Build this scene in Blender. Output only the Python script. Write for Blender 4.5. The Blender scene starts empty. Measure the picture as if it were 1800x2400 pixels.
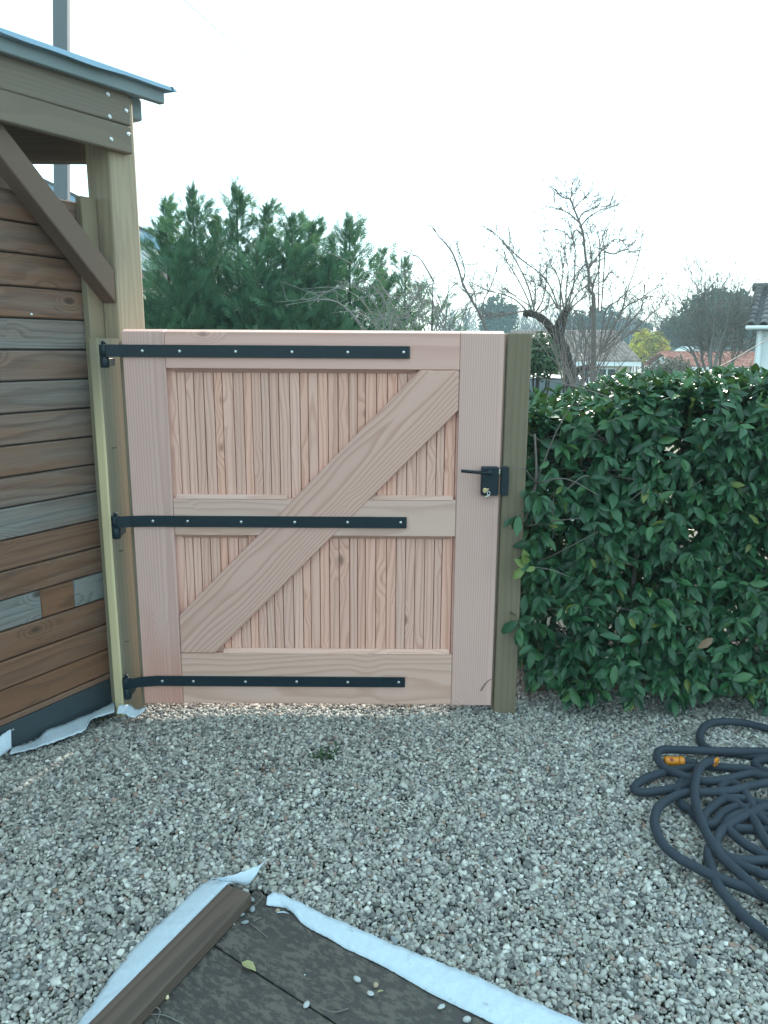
import bpy, bmesh, math, random
import numpy as np
from mathutils import Matrix, Vector

scene = bpy.context.scene
COL = scene.collection

# ------------------------------------------------------------------ camera, sky, sun, exposure
F_PX, PITCH, ROLL, CAM_Z = 1803.0, math.radians(12.0), math.radians(0.34), 1.40
cam_data = bpy.data.cameras.new("camera")
cam_data.sensor_fit = 'VERTICAL'
cam_data.sensor_height = 36.0
cam_data.lens = F_PX / 2400.0 * 36.0
cam_data.clip_start = 0.05
cam_data.clip_end = 6000.0
cam = bpy.data.objects.new("camera", cam_data)
COL.objects.link(cam)
CAM_R = Matrix.Rotation(math.pi / 2 - PITCH, 3, 'X') @ Matrix.Rotation(ROLL, 3, 'Z')
cam.matrix_world = Matrix.Translation((0, 0, CAM_Z)) @ CAM_R.to_4x4()
scene.camera = cam

SUN_EL, SUN_AZ = math.radians(27.0), math.radians(17.0)     # azimuth clockwise from +Y
world = bpy.data.worlds.new("World")
scene.world = world
world.use_nodes = True
wn = world.node_tree.nodes
wn.clear()
w_sky = wn.new("ShaderNodeTexSky")
w_sky.sky_type = 'NISHITA'
w_sky.sun_disc = False
w_sky.sun_elevation = SUN_EL
w_sky.sun_rotation = SUN_AZ
w_sky.air_density = 1.0
w_sky.dust_density = 0.3
w_sky.ozone_density = 1.0
w_bg = wn.new("ShaderNodeBackground")
w_bg.inputs["Strength"].default_value = 0.05
w_veil = wn.new("ShaderNodeBackground")          # even veil of thin high cloud
w_veil.inputs["Color"].default_value = (.65, .955, 1.02, 1)
w_veil.inputs["Strength"].default_value = 0.86
w_add = wn.new("ShaderNodeAddShader")
w_out = wn.new("ShaderNodeOutputWorld")
world.node_tree.links.new(w_sky.outputs[0], w_bg.inputs[0])
world.node_tree.links.new(w_bg.outputs[0], w_add.inputs[0])
world.node_tree.links.new(w_veil.outputs[0], w_add.inputs[1])
world.node_tree.links.new(w_add.outputs[0], w_out.inputs[0])

sun_data = bpy.data.lights.new("sun", 'SUN')
sun_data.energy = 5.0
sun_data.angle = math.radians(2.0)
sun_data.color = (1.0, 0.92, 0.80)
sun = bpy.data.objects.new("sun", sun_data)
COL.objects.link(sun)
sd = Vector((math.sin(SUN_AZ) * math.cos(SUN_EL), math.cos(SUN_AZ) * math.cos(SUN_EL), math.sin(SUN_EL)))
sun.rotation_euler = sd.to_track_quat('Z', 'Y').to_euler()

scene.view_settings.view_transform = 'Standard'
scene.view_settings.look = 'None'
scene.view_settings.exposure = 1.0
scene.view_settings.gamma = 1.0
scene.view_settings.use_curve_mapping = False
scene.cycles.max_bounces = 8
scene.cycles.diffuse_bounces = 4
scene.cycles.transparent_max_bounces = 8
scene.cycles.volume_bounces = 1
scene.cycles.use_adaptive_sampling = True
scene.cycles.adaptive_threshold = 0.015

# ------------------------------------------------------------------ survey helpers
# a point of the place, read off a sight line from the camera and a known depth or level
C0 = np.array([0, 0, CAM_Z])
RM = np.array(CAM_R)

def ray(x, y):
    return RM @ np.array([(x - 900) / F_PX, (1200 - y) / F_PX, -1.0])

def at(x, y, Y):
    d = ray(x, y)
    return C0 + d * (Y / d[1])

def gr(x, y, z=0.0):
    d = ray(x, y)
    return C0 + d * ((z - CAM_Z) / d[2])

AL = math.radians(31)
U = np.array([math.sin(AL), math.cos(AL), 0.0])      # along the shed wall, away from the camera
NN = np.array([math.cos(AL), -math.sin(AL), 0.0])    # shed wall normal, towards the yard
UP = np.array([0, 0, 1.0])
Q0 = np.array([-0.989, 2.95, 0.0])                   # front corner of the tall shed post

def sh(x, y, b):
    d = ray(x, y)
    o = Q0 - NN * b
    return C0 + d * (((o - C0) @ NN) / (d @ NN))

def sp(a, b, z):
    return Q0 + U * a - NN * b + UP * z

# ------------------------------------------------------------------ object helpers
WM = {}

def V(p):
    return Vector((float(p[0]), float(p[1]), float(p[2])))

def tag(o, label=None, cat=None, group=None, kind=None):
    if label: o["label"] = label
    if cat: o["category"] = cat
    if group: o["group"] = group
    if kind: o["kind"] = kind
    return o

def place(o, M, parent):
    o.matrix_basis = M
    WM[o] = M
    if parent is not None:
        o.parent = parent
        o.matrix_parent_inverse = WM[parent].inverted()

def thing(name, label, cat, loc=(0, 0, 0), group=None):
    o = bpy.data.objects.new(name, None)
    o.empty_display_size = 0.1
    COL.objects.link(o)
    place(o, Matrix.Translation(V(loc)), None)
    return tag(o, label, cat, group)

def link(name, me, mat=None, parent=None, M=None, **kw):
    o = bpy.data.objects.new(name, me)
    COL.objects.link(o)
    if mat is not None and not me.materials:
        me.materials.append(mat)
    place(o, M if M is not None else Matrix(), parent)
    return tag(o, **kw)

def mesh_py(verts, faces, smooth=False):
    me = bpy.data.meshes.new("m")
    me.from_pydata([tuple(map(float, v)) for v in verts], [], [tuple(map(int, f)) for f in faces])
    me.update()
    if smooth:
        me.polygons.foreach_set("use_smooth", [True] * len(me.polygons))
    return me

def mesh_tri(verts, tris, smooth=False, attrs=None):
    verts = np.asarray(verts, np.float32); tris = np.asarray(tris, np.int32)
    me = bpy.data.meshes.new("m")
    me.vertices.add(len(verts)); me.loops.add(tris.size); me.polygons.add(len(tris))
    me.vertices.foreach_set("co", verts.ravel())
    me.loops.foreach_set("vertex_index", tris.ravel())
    me.polygons.foreach_set("loop_start", np.arange(0, tris.size, 3, dtype=np.int32))
    me.polygons.foreach_set("loop_total", np.full(len(tris), 3, np.int32))
    if smooth:
        me.polygons.foreach_set("use_smooth", np.ones(len(tris), bool))
    for k, a in (attrs or {}).items():
        at_ = me.attributes.new(k, 'FLOAT', 'POINT')
        at_.data.foreach_set("value", np.asarray(a, np.float32))
    me.update(); me.validate()
    return me

def bm_mesh(bm, smooth=False):
    me = bpy.data.meshes.new("m")
    bm.normal_update()
    bm.to_mesh(me); bm.free()
    if smooth:
        me.polygons.foreach_set("use_smooth", [True] * len(me.polygons))
    return me

def frame(o, ex, ey):
    ex = np.asarray(ex, float); ex /= np.linalg.norm(ex)
    ey = np.asarray(ey, float); ey = ey - ex * (ex @ ey); ey /= np.linalg.norm(ey)
    ez = np.cross(ex, ey)
    M = Matrix.Identity(4)
    for i in range(3):
        M[i][0], M[i][1], M[i][2], M[i][3] = ex[i], ey[i], ez[i], o[i]
    return M

def prism_mesh(poly, t, bev=0.0, seg=1):
    """poly in local XY, extruded to z=t, edges eased"""
    bm = bmesh.new()
    vs = [bm.verts.new((x, y, 0)) for x, y in poly]
    f = bm.faces.new(vs)
    r = bmesh.ops.extrude_face_region(bm, geom=[f])
    bmesh.ops.translate(bm, vec=(0, 0, t), verts=[v for v in r["geom"] if isinstance(v, bmesh.types.BMVert)])
    bmesh.ops.recalc_face_normals(bm, faces=bm.faces)
    if bev > 0:
        bmesh.ops.bevel(bm, geom=list(bm.edges), offset=bev, segments=seg, affect='EDGES', profile=0.5)
    return bm_mesh(bm)

def board(name, p0, p1, ydir, w, t, mat, parent=None, bev=0.002, seg=1, tone=None, **kw):
    """box from p0 to p1 along local X; width w along ydir (centred), thickness t (centred)"""
    p0 = np.asarray(p0, float); p1 = np.asarray(p1, float)
    L = np.linalg.norm(p1 - p0)
    me = prism_mesh([(-L / 2, -w / 2), (L / 2, -w / 2), (L / 2, w / 2), (-L / 2, w / 2)], t, bev, seg)
    me.transform(Matrix.Translation((0, 0, -t / 2)))
    o = link(name, me, mat, parent, frame((p0 + p1) / 2, p1 - p0, ydir), **kw)
    if tone is not None:
        o["tone"] = tone
    return o

def abox(name, lo, hi, mat, parent=None, axis=0, bev=0.002, tone=None, **kw):
    """world aligned box with the grain along the given axis"""
    lo = np.asarray(lo, float); hi = np.asarray(hi, float)
    c = (lo + hi) / 2; s = hi - lo
    e = np.eye(3)
    ax = e[axis]; wa = (axis + 1) % 3 if axis != 2 else 0
    ta = 3 - axis - wa
    return board(name, c - ax * s[axis] / 2, c + ax * s[axis] / 2, e[wa], s[wa], s[ta], mat, parent, bev, tone=tone, **kw)

def tube_arrays(path, radii, sides=6, cap=True):
    P = np.asarray(path, float); n = len(P)
    r = np.broadcast_to(np.asarray(radii, float), (n,))
    T = np.gradient(P, axis=0); T /= np.linalg.norm(T, axis=1)[:, None] + 1e-12
    ref = np.array([0, 0, 1.0]) if abs(T[0][2]) < 0.9 else np.array([1.0, 0, 0])
    A = np.zeros_like(P); B = np.zeros_like(P)
    a = np.cross(T[0], ref); a /= np.linalg.norm(a)
    for i in range(n):
        a = a - T[i] * (a @ T[i]); a /= np.linalg.norm(a) + 1e-12
        A[i] = a; B[i] = np.cross(T[i], a)
    th = np.arange(sides) * 2 * math.pi / sides
    vs = P[:, None, :] + r[:, None, None] * (np.cos(th)[None, :, None] * A[:, None, :] + np.sin(th)[None, :, None] * B[:, None, :])
    vs = vs.reshape(-1, 3)
    i = np.arange(n - 1)[:, None] * sides; j = np.arange(sides)[None, :]; k = (j + 1) % sides
    q = np.stack([i + j, i + k, i + sides + k, i + sides + j], -1).reshape(-1, 4)
    t = np.concatenate([q[:, [0, 1, 2]], q[:, [0, 2, 3]]])
    if cap and sides > 2:
        for base, flip in ((0, True), ((n - 1) * sides, False)):
            f = np.array([[base, base + m, base + m + 1] for m in range(1, sides - 1)])
            t = np.concatenate([t, f[:, ::-1] if flip else f])
    return vs, t

class Acc:
    def __init__(s): s.v = []; s.t = []; s.n = 0; s.a = []
    def add(s, v, t, a=None):
        s.v.append(v); s.t.append(np.asarray(t) + s.n); s.n += len(v)
        s.a.append(np.full(len(v), 0.5 if a is None else a) if np.isscalar(a) or a is None else a)
    def tube(s, path, radii, sides=6, cap=True, a=None): s.add(*tube_arrays(path, radii, sides, cap), a)
    def mesh(s, smooth=False): return mesh_tri(np.concatenate(s.v), np.concatenate(s.t), smooth, {"shade": np.concatenate(s.a)})

def catmull(pts, k=8):
    P = np.asarray(pts, float)
    P = np.vstack([2 * P[0] - P[1], P, 2 * P[-1] - P[-2]])
    out = []
    t = np.linspace(0, 1, k, endpoint=False)[:, None]
    for i in range(1, len(P) - 2):
        p0, p1, p2, p3 = P[i - 1], P[i], P[i + 1], P[i + 2]
        out.append(0.5 * ((2 * p1) + (p2 - p0) * t + (2 * p0 - 5 * p1 + 4 * p2 - p3) * t ** 2 + (3 * p1 - p0 - 3 * p2 + p3) * t ** 3))
    out.append(P[-2][None])
    return np.vstack(out)

def bake(v, t, mats, locs, shade=None):
    v = np.asarray(v); t = np.asarray(t); N = len(locs)
    vv = np.einsum('nij,kj->nki', mats, v) + locs[:, None, :]
    tt = t[None] + (np.arange(N) * len(v))[:, None, None]
    sh_ = np.repeat(shade if shade is not None else np.full(N, .5), len(v))
    return vv.reshape(-1, 3), tt.reshape(-1, 3), sh_

def basis(d, n):
    """columns: x=d, z~n"""
    d = d / (np.linalg.norm(d, axis=1)[:, None] + 1e-9)
    y = np.cross(n, d); y /= np.linalg.norm(y, axis=1)[:, None] + 1e-9
    z = np.cross(d, y)
    return np.stack([d, y, z], -1)

def unit(a):
    return a / (np.linalg.norm(a, axis=-1, keepdims=True) + 1e-9)

# ------------------------------------------------------------------ materials
class NT:
    def __init__(s, name):
        s.m = bpy.data.materials.new(name); s.m.use_nodes = True
        s.t = s.m.node_tree; s.t.nodes.clear()
        s.out = s.t.nodes.new("ShaderNodeOutputMaterial")
        s.b = s.t.nodes.new("ShaderNodeBsdfPrincipled")
        s.L(s.b.outputs[0], s.out.inputs[0])
    def L(s, a, b): s.t.links.new(a, b)
    def n(s, typ, **kw):
        nd = s.t.nodes.new(typ)
        for k, v in kw.items(): setattr(nd, k, v)
        return nd
    def put(s, sock, val):
        if hasattr(val, "links"): s.L(val, sock)
        else: sock.default_value = val
    def math(s, op, a, b=0.0, clamp=False):
        nd = s.n("ShaderNodeMath", operation=op, use_clamp=clamp)
        s.put(nd.inputs[0], a); s.put(nd.inputs[1], b)
        return nd.outputs[0]
    def vmath(s, op, a, b=(0, 0, 0)):
        nd = s.n("ShaderNodeVectorMath", operation=op)
        s.put(nd.inputs[0], a); s.put(nd.inputs[1], b)
        return nd.outputs[0]
    def noise(s, vec, scale=5, detail=3, rough=.55, out=0):
        nd = s.n("ShaderNodeTexNoise")
        s.L(vec, nd.inputs["Vector"]); nd.inputs["Scale"].default_value = scale
        nd.inputs["Detail"].default_value = detail; nd.inputs["Roughness"].default_value = rough
        return nd.outputs[out]
    def ramp(s, fac, stops, interp='LINEAR'):
        nd = s.n("ShaderNodeValToRGB"); nd.color_ramp.interpolation = interp
        e = nd.color_ramp.elements
        while len(e) < len(stops): e.new(0.5)
        for el, (p, c) in zip(e, stops):
            el.position = p; el.color = (*c, 1) if len(c) == 3 else c
        s.L(fac, nd.inputs[0])
        return nd.outputs[0]
    def mix(s, fac, a, b, mode='MIX'):
        nd = s.n("ShaderNodeMix", data_type='RGBA', blend_type=mode)
        s.put(nd.inputs[0], fac)
        s.put(nd.inputs[6], a if hasattr(a, "links") else (*a, 1)); s.put(nd.inputs[7], b if hasattr(b, "links") else (*b, 1))
        return nd.outputs[2]
    def mapr(s, v, a, b, c=0.0, d=1.0):
        nd = s.n("ShaderNodeMapRange"); nd.interpolation_type = 'SMOOTHSTEP'
        s.L(v, nd.inputs[0])
        for i, x in enumerate((a, b, c, d)): nd.inputs[1 + i].default_value = x
        return nd.outputs[0]
    def bump(s, h, strength=.3, dist=.002):
        nd = s.n("ShaderNodeBump"); nd.inputs["Strength"].default_value = strength; nd.inputs["Distance"].default_value = dist
        s.L(h, nd.inputs["Height"]); s.L(nd.outputs[0], s.b.inputs["Normal"])
    def obj(s): return s.n("ShaderNodeTexCoord").outputs["Object"]
    def rnd(s): return s.n("ShaderNodeObjectInfo").outputs["Random"]
    def attr(s, name, typ='GEOMETRY'):
        nd = s.n("ShaderNodeAttribute", attribute_type=typ, attribute_name=name)
        return nd.outputs["Fac"]
    def col(s, c): s.put(s.b.inputs["Base Color"], c if hasattr(c, "links") else (*c, 1))
    def set(s, **kw):
        for k, v in kw.items(): s.put(s.b.inputs[k.replace("_", " ").title().replace("Ior", "IOR")], v)
        return s

def plain(name, c, rough=.6, metal=0.0, var=0.12, scale=30, bump=0.0):
    k = NT(name)
    nz = k.noise(k.obj(), scale, 4)
    k.col(k.mix(nz, tuple(x * (1 - var) for x in c), tuple(min(1, x * (1 + var)) for x in c)))
    k.set(roughness=rough, metallic=metal)
    if bump: k.bump(k.noise(k.obj(), scale * 4, 4), bump, .002)
    return k.m

def wood(name, early, late, freq=95, wob=.03, knots=.5, tone2=None, rough=.7, fibre=.25, bump=.35, stain=None, lift=.12, ringmix=1.0, wet=None, top=None, pith=.012):
    k = NT(name)
    r = k.rnd()
    r2 = k.math('FRACT', k.math('MULTIPLY', r, 17.31)); r3 = k.math('FRACT', k.math('MULTIPLY', r, 53.77))
    off = k.n("ShaderNodeCombineXYZ")
    k.L(k.math('MULTIPLY', r, 31.0), off.inputs[0]); k.L(k.math('MULTIPLY', r2, 9.0), off.inputs[1]); k.L(k.math('MULTIPLY', r3, 9.0), off.inputs[2])
    p = k.obj()
    q = k.vmath('ADD', p, off.outputs[0])
    low = k.noise(k.vmath('MULTIPLY', q, (0.9, 4.0, 4.0)), 1.0, 3, .5)
    fib = k.noise(k.vmath('MULTIPLY', q, (6.0, 260.0, 260.0)), 1.0, 3, .6)
    # knots
    vor = k.n("ShaderNodeTexVoronoi", feature='F1'); vor.inputs["Scale"].default_value = 1.0
    k.L(k.vmath('MULTIPLY', q, (6.5, 12.0, .4)), vor.inputs["Vector"])
    kd = vor.outputs["Distance"]
    sc_ = k.n("ShaderNodeSeparateColor"); k.L(vor.outputs["Color"], sc_.inputs[0])
    has = k.math('LESS_THAN', sc_.outputs[0], min(.5, knots * .30))
    kn = k.math('MULTIPLY', k.mapr(kd, .19, .06), has)
    kb = k.math('MULTIPLY', k.mapr(kd, .62, .03), has)
    sx = k.n("ShaderNodeSeparateXYZ"); k.L(p, sx.inputs[0])
    yy = k.math('ADD', sx.outputs[1], k.math('MULTIPLY', k.math('SUBTRACT', r2, .5), .16))
    zz = k.math('ADD', sx.outputs[2], k.math('ADD', k.math('MULTIPLY', r3, lift), pith))
    rad = k.math('SQRT', k.math('ADD', k.math('MULTIPLY', yy, yy), k.math('MULTIPLY', zz, zz)))
    rad = k.math('ADD', rad, k.math('MULTIPLY', k.math('SUBTRACT', low, .5), wob * 2))
    rad = k.math('ADD', rad, k.math('MULTIPLY', kb, .030))
    fr = k.math('FRACT', k.math('MULTIPLY', rad, freq))
    ring = k.ramp(fr, [(0, (0, 0, 0)), (.45, (.12, .12, .12)), (.80, (1, 1, 1)), (.93, (.75, .75, .75)), (1, (0, 0, 0))])
    ring = k.math('MULTIPLY', ring, ringmix)
    ring = k.math('ADD', k.math('MULTIPLY', ring, .8), k.math('MULTIPLY', k.math('SUBTRACT', fib, .45), fibre * 2), True)
    c = k.mix(ring, early, late)
    # board to board and along-board drift
    drift = k.noise(k.vmath('MULTIPLY', q, (1.6, 3.0, 3.0)), 1.3, 2)
    c = k.mix(k.math('MULTIPLY', drift, .5), c, tuple(x * .72 for x in early), 'MIX')
    hv = k.n("ShaderNodeHueSaturation"); k.L(c, hv.inputs["Color"])
    k.L(k.math('ADD', k.math('MULTIPLY', r2, .14), .92), hv.inputs["Value"])
    k.L(k.math('ADD', k.math('MULTIPLY', r3, .14), .93), hv.inputs["Saturation"])
    c = hv.outputs[0]
    if tone2:
        tn = k.attr("tone", 'OBJECT')
        gm = k.mix(ring, tone2[0], tone2[1])
        f = k.math('ADD', tn, k.math('MULTIPLY', k.math('SUBTRACT', k.noise(k.vmath('MULTIPLY', q, (2.0, 16.0, 16.0)), 1.0, 4), .5), 1.1), True)
        c = k.mix(f, c, gm)
    if stain:
        f = k.mapr(k.noise(k.vmath('MULTIPLY', q, (3.0, 14.0, 14.0)), 1.0, 4), .52, .75, 0, stain[1])
        c = k.mix(f, c, stain[0])
    if top:      # upper part weathered
        c = k.mix(k.mapr(k.math('ADD', sx.outputs[0], k.math('MULTIPLY', low, .5)), top[1], top[2]), c, top[0])
    if wet:      # resin-red damp foot of the board
        f = k.math('MULTIPLY', k.mapr(k.math('ADD', sx.outputs[0], k.math('MULTIPLY', k.noise(k.vmath('MULTIPLY', q, (3, 16, 16)), 1.0, 4), .7)), .10, -.42), k.attr("tone", 'OBJECT'))
        c = k.mix(f, c, wet)
    c = k.mix(k.math('MULTIPLY', kn, .8), c, tuple(x * .42 for x in late))
    k.col(c)
    k.set(roughness=rough)
    k.bump(k.math('ADD', k.math('MULTIPLY', ring, -.6), k.math('MULTIPLY', fib, .5)), bump, .0015)
    return k.m

M_FIR = wood("fir", (.67, .392, .322), (.46, .228, .172), freq=105, wob=.035, knots=.3, lift=.10, fibre=.18, pith=.06)
M_BOARD = wood("fir_boards", (.76, .428, .342), (.52, .25, .182), freq=62, wob=.06, knots=1.0, lift=.05, ringmix=1.0, fibre=.2, bump=.15)
M_FIR_FINE = wood("fir_quarter", (.67, .402, .345), (.52, .285, .24), freq=120, wob=.008, knots=.12, lift=.5, fibre=.15, wet=(.46, .16, .10))
M_FIR_PALE = wood("fir_pale", (.70, .448, .37), (.54, .31, .235), freq=48, wob=.07, knots=.3, lift=.06)
M_SHED = wood("shed_timber", (.205, .098, .055), (.078, .037, .023), freq=110, wob=.03, knots=.7, tone2=((.215, .215, .205), (.092, .092, .092)), rough=.75, bump=.5, fibre=.8, ringmix=.7, lift=.45)
M_BEAM = wood("beam_timber", (.200, .158, .118), (.125, .098, .075), freq=90, wob=.03, knots=.15, rough=.75, ringmix=.5, fibre=.12)
M_BRACE = wood("brace_timber", (.160, .098, .066), (.072, .045, .032), freq=120, wob=.02, knots=.25, rough=.75, ringmix=.6)
M_POST = wood("treated_pine", (.385, .305, .208), (.26, .20, .135), freq=55, wob=.03, knots=.35, stain=((.20, .15, .12), .5), rough=.7, ringmix=.75)
M_POST_Y = wood("treated_pine_fresh", (.80, .66, .37), (.68, .54, .30), freq=40, wob=.02, knots=.1, rough=.7, ringmix=.5, top=((.34, .29, .20), 1.2, 1.6))
M_POST_F = wood("treated_pine_dull", (.26, .215, .145), (.18, .145, .10), freq=60, wob=.02, knots=.1, rough=.75, ringmix=.5)
M_POST_G = wood("treated_pine_green", (.185, .142, .088), (.115, .090, .058), freq=45, wob=.03, knots=.2, stain=((.12, .085, .06), .6), rough=.75, ringmix=.6)
M_BATTEN = wood("wet_batten", (.118, .080, .061), (.056, .040, .032), freq=100, wob=.01, knots=.2, rough=.65)
M_POLE = wood("grey_pole", (.17, .185, .20), (.10, .11, .12), freq=60, knots=.1, rough=.85, ringmix=.4)
M_STEEL = plain("black_steel", (.008, .018, .026), .42, .0, .25, 60, .05)
M_STEEL.node_tree.nodes["Principled BSDF"].inputs["Specular IOR Level"].default_value = .3
M_ZINC = plain("zinc_screw", (.62, .64, .64), .3, .9, .1)
M_BRASS = plain("brass_key", (.62, .52, .30), .35, .9, .15)
M_CHROME = plain("bright_metal", (.75, .76, .76), .2, .9, .08)
M_SLATE = plain("slate_panel", (.030, .042, .050), .5, 0, .15, 12, .05)
M_ROOFSHEET = plain("roof_sheet", (.22, .33, .42), .35, .4, .06, 6)
M_SOFFIT = plain("roof_underside", (.20, .24, .25), .7, 0, .1, 10)
k = NT("geotextile")
_p = k.obj()
_c = k.mix(k.noise(_p, 90, 4), (.42, .49, .56), (.56, .63, .70))
_c = k.mix(k.mapr(k.noise(_p, 26, 5, .7), .60, .72, 0, .55), _c, (.24, .25, .24))
k.col(_c); k.set(roughness=.95); k.bump(k.noise(_p, 160, 4), .5, .002)
M_TEXTILE = k.m
M_HOSE = None
M_ORANGE = plain("orange_plastic", (.55, .19, .010), .4, 0, .1)
M_REDBTN = plain("red_plastic", (.30, .03, .012), .4, 0, .1)
M_GLASS = plain("dark_glass", (.02, .03, .035), .08, 0, .05)
M_WHITE = plain("white_render", (.74, .76, .76), .85, 0, .06, 3, .1)
M_CREAM = plain("cream_render", (.56, .49, .36), .9, 0, .08, 3, .1)
M_CARWHITE = plain("white_paint", (.72, .76, .80), .25, 0, .03)
M_CARBLUE = plain("grey_blue_paint", (.28, .36, .42), .25, 0, .03)
M_RUBBER = plain("rubber", (.02, .02, .02), .8)
M_RED = plain("lamp_red", (.35, .03, .02), .3)
M_BARK = plain("dark_bark", (.052, .043, .037), .95, 0, .45, 40, .9)
M_TWIG = plain("grey_twig", (.16, .135, .122), .9, 0, .3, 40, .4)
M_TWIGP = plain("pale_twig", (.175, .165, .15), .9, 0, .3, 40, .4)
M_FARWOOD = plain("far_branch", (.13, .125, .12), .9, 0, .3, 3)
M_CABLE = plain("black_cable", (.02, .02, .02), .7)
M_SOIL = plain("soil", (.07, .055, .042), .95, 0, .3, 18, .6)

k = NT("hose_weave")
_p = k.obj()
_w = k.n("ShaderNodeTexVoronoi"); _w.inputs["Scale"].default_value = 420; k.L(_p, _w.inputs["Vector"])
k.col(k.mix(k.noise(_p, 9, 3), (.017, .024, .036), (.034, .046, .064)))
k.set(roughness=.85); k.bump(_w.outputs[0], .6, .001)
M_HOSE = k.m

def leafmat(name, stops, rough=.35, trans=.18, vein=True, spec=.5):
    k = NT(name)
    a = k.attr("shade")
    r = k.math('FRACT', k.math('ADD', a, k.attr("tone", 'OBJECT')))
    c = k.ramp(r, stops)
    nz = k.noise(k.obj(), 40, 2)
    c = k.mix(k.math('MULTIPLY', nz, .35), c, (.01, .03, .015))
    k.col(c); k.set(roughness=rough)
    k.b.inputs["Specular IOR Level"].default_value = spec
    if trans > 0:
        tr = k.n("ShaderNodeBsdfTranslucent"); k.L(k.mix(.5, c, (.10, .16, .02)), tr.inputs[0])
        mx = k.n("ShaderNodeMixShader"); mx.inputs[0].default_value = trans
        k.L(k.b.outputs[0], mx.inputs[1]); k.L(tr.outputs[0], mx.inputs[2]); k.L(mx.outputs[0], k.out.inputs[0])
    return k.m

M_LEAF = leafmat("laurel_leaf", [(0, (.010, .046, .021)), (.45, (.022, .092, .038)), (.8, (.042, .142, .054)), (.955, (.065, .165, .055)), (.975, (.16, .21, .035)), (1, (.17, .20, .04))], .42, .14, spec=.45)
M_LEAFY = leafmat("young_leaf", [(0, (.19, .25, .05)), (1, (.13, .22, .05))], .4)
M_LEAFB = leafmat("brown_leaf", [(0, (.26, .16, .10)), (1, (.20, .11, .06))], .6)
M_CONIF = leafmat("cypress_spray", [(0, (.050, .130, .080)), (.5, (.092, .215, .120)), (.9, (.13, .27, .145)), (1, (.17, .29, .145))], .6, .22, spec=.3)
M_PINE = leafmat("pine_needles", [(0, (.020, .045, .034)), (1, (.045, .078, .050))], .8, .1, spec=.1)
M_PRIVET = leafmat("privet_leaf", [(0, (.020, .055, .022)), (1, (.055, .115, .040))], .5, .2)
M_MIMOSA = leafmat("mimosa_bloom", [(0, (.62, .50, .02)), (.7, (.52, .46, .03)), (1, (.12, .16, .04))], .7, .2, spec=.1)
M_DRY = leafmat("dry_leaf", [(0, (.42, .40, .19)), (1, (.36, .33, .15))], .6)

def tilemat(name, a, b, c2):
    k = NT(name)
    r = k.attr("shade")
    c = k.ramp(k.math('ADD', k.math('MULTIPLY', r, .8), k.math('MULTIPLY', k.noise(k.obj(), 9, 3), .3)), [(0, a), (.55, b), (1, c2)])
    k.col(c); k.set(roughness=.75)
    return k.m
M_TILE_RED = tilemat("tile_red", (.26, .075, .045), (.40, .13, .085), (.50, .22, .16))
M_TILE_PINK = tilemat("tile_pink", (.22, .155, .13), (.29, .205, .175), (.37, .28, .245))
M_TILE_DARK = tilemat("tile_dark", (.075, .070, .068), (.135, .12, .115), (.22, .20, .19))

# gravel stone
k = NT("gravel_stone")
r = k.rnd()
c = k.ramp(r, [(0, (.08, .08, .08)), (.12, (.17, .165, .155)), (.30, (.33, .31, .28)), (.50, (.47, .445, .40)), (.66, (.24, .225, .21)), (.80, (.66, .63, .575)), (.90, (.36, .34, .31)), (.94, (.30, .18, .13)), (.965, (.20, .215, .235)), (1, (.80, .78, .73))])
nz = k.noise(k.obj(), 1.6, 3)
c = k.mix(k.math('MULTIPLY', nz, .28), c, (.17, .16, .145))
k.col(c); k.set(roughness=.72)
M_STONE = k.m

# deck board: black film worn to grey
k = NT("worn_panel")
p = k.obj()
n1 = k.noise(k.vmath('MULTIPLY', p, (34, 70, 34)), 1.0, 6, .72)
n2 = k.noise(p, 9.0, 4)
f = k.mapr(k.math('ADD', n1, k.math('MULTIPLY', k.math('SUBTRACT', n2, .5), .35)), .47, .56)
c = k.mix(k.math('MULTIPLY', f, .85), (.048, .042, .040), (.120, .102, .086))
c = k.mix(k.mapr(k.noise(k.vmath('MULTIPLY', p, (2, 3, 2)), 2.0, 4), .58, .78), c, (.080, .068, .056))
k.col(c); k.set(roughness=k.math('ADD', k.math('MULTIPLY', f, .3), .55)); k.bump(f, .5, .0012)
M_DECK = k.m

# ground
k = NT("rough_ground")
p = k.obj()
c = k.mix(k.mapr(k.noise(p, .35, 4), .42, .6), (.065, .085, .035), (.12, .105, .085))
c = k.mix(k.noise(p, 14, 4), c, (.06, .052, .042))
k.col(c); k.set(roughness=.95); k.bump(k.noise(p, 40, 4), .6, .01)
M_GROUND = k.m

# ------------------------------------------------------------------ setting: ground
def terrain(y):
    return float(np.interp(y, [-50, 3.9, 7, 14, 40, 60, 400], [0, 0, -.40, -.50, -1.75, -2.2, -2.2]))

xs = np.concatenate([-np.geomspace(600, 3, 16), np.linspace(-2.5, 2.5, 11), np.geomspace(3, 600, 16)])
ys = np.concatenate([-np.geomspace(400, 1, 10), np.linspace(0, 4, 9), np.linspace(4.5, 14, 16), np.geomspace(15, 900, 26)])
gv = [(x, y, terrain(y) - (.022 if y > 4.2 else .07)) for y in ys for x in xs]
nx = len(xs)
gf = [(j * nx + i, j * nx + i + 1, (j + 1) * nx + i + 1, (j + 1) * nx + i) for j in range(len(ys) - 1) for i in range(nx - 1)]
tag(link("ground", mesh_py(gv, gf, True), M_GROUND), kind="structure", label="bare ground under the gravel falling away beyond the gate")

# ------------------------------------------------------------------ gravel (uncountable: one object of stones)
DECK_A = gr(600, 2085)[:2]; DECK_L = gr(318, 2400)[:2]; DECK_R = gr(1165, 2400)[:2]
d_l = unit(DECK_L - DECK_A); d_r = unit(DECK_R - DECK_A)

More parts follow.
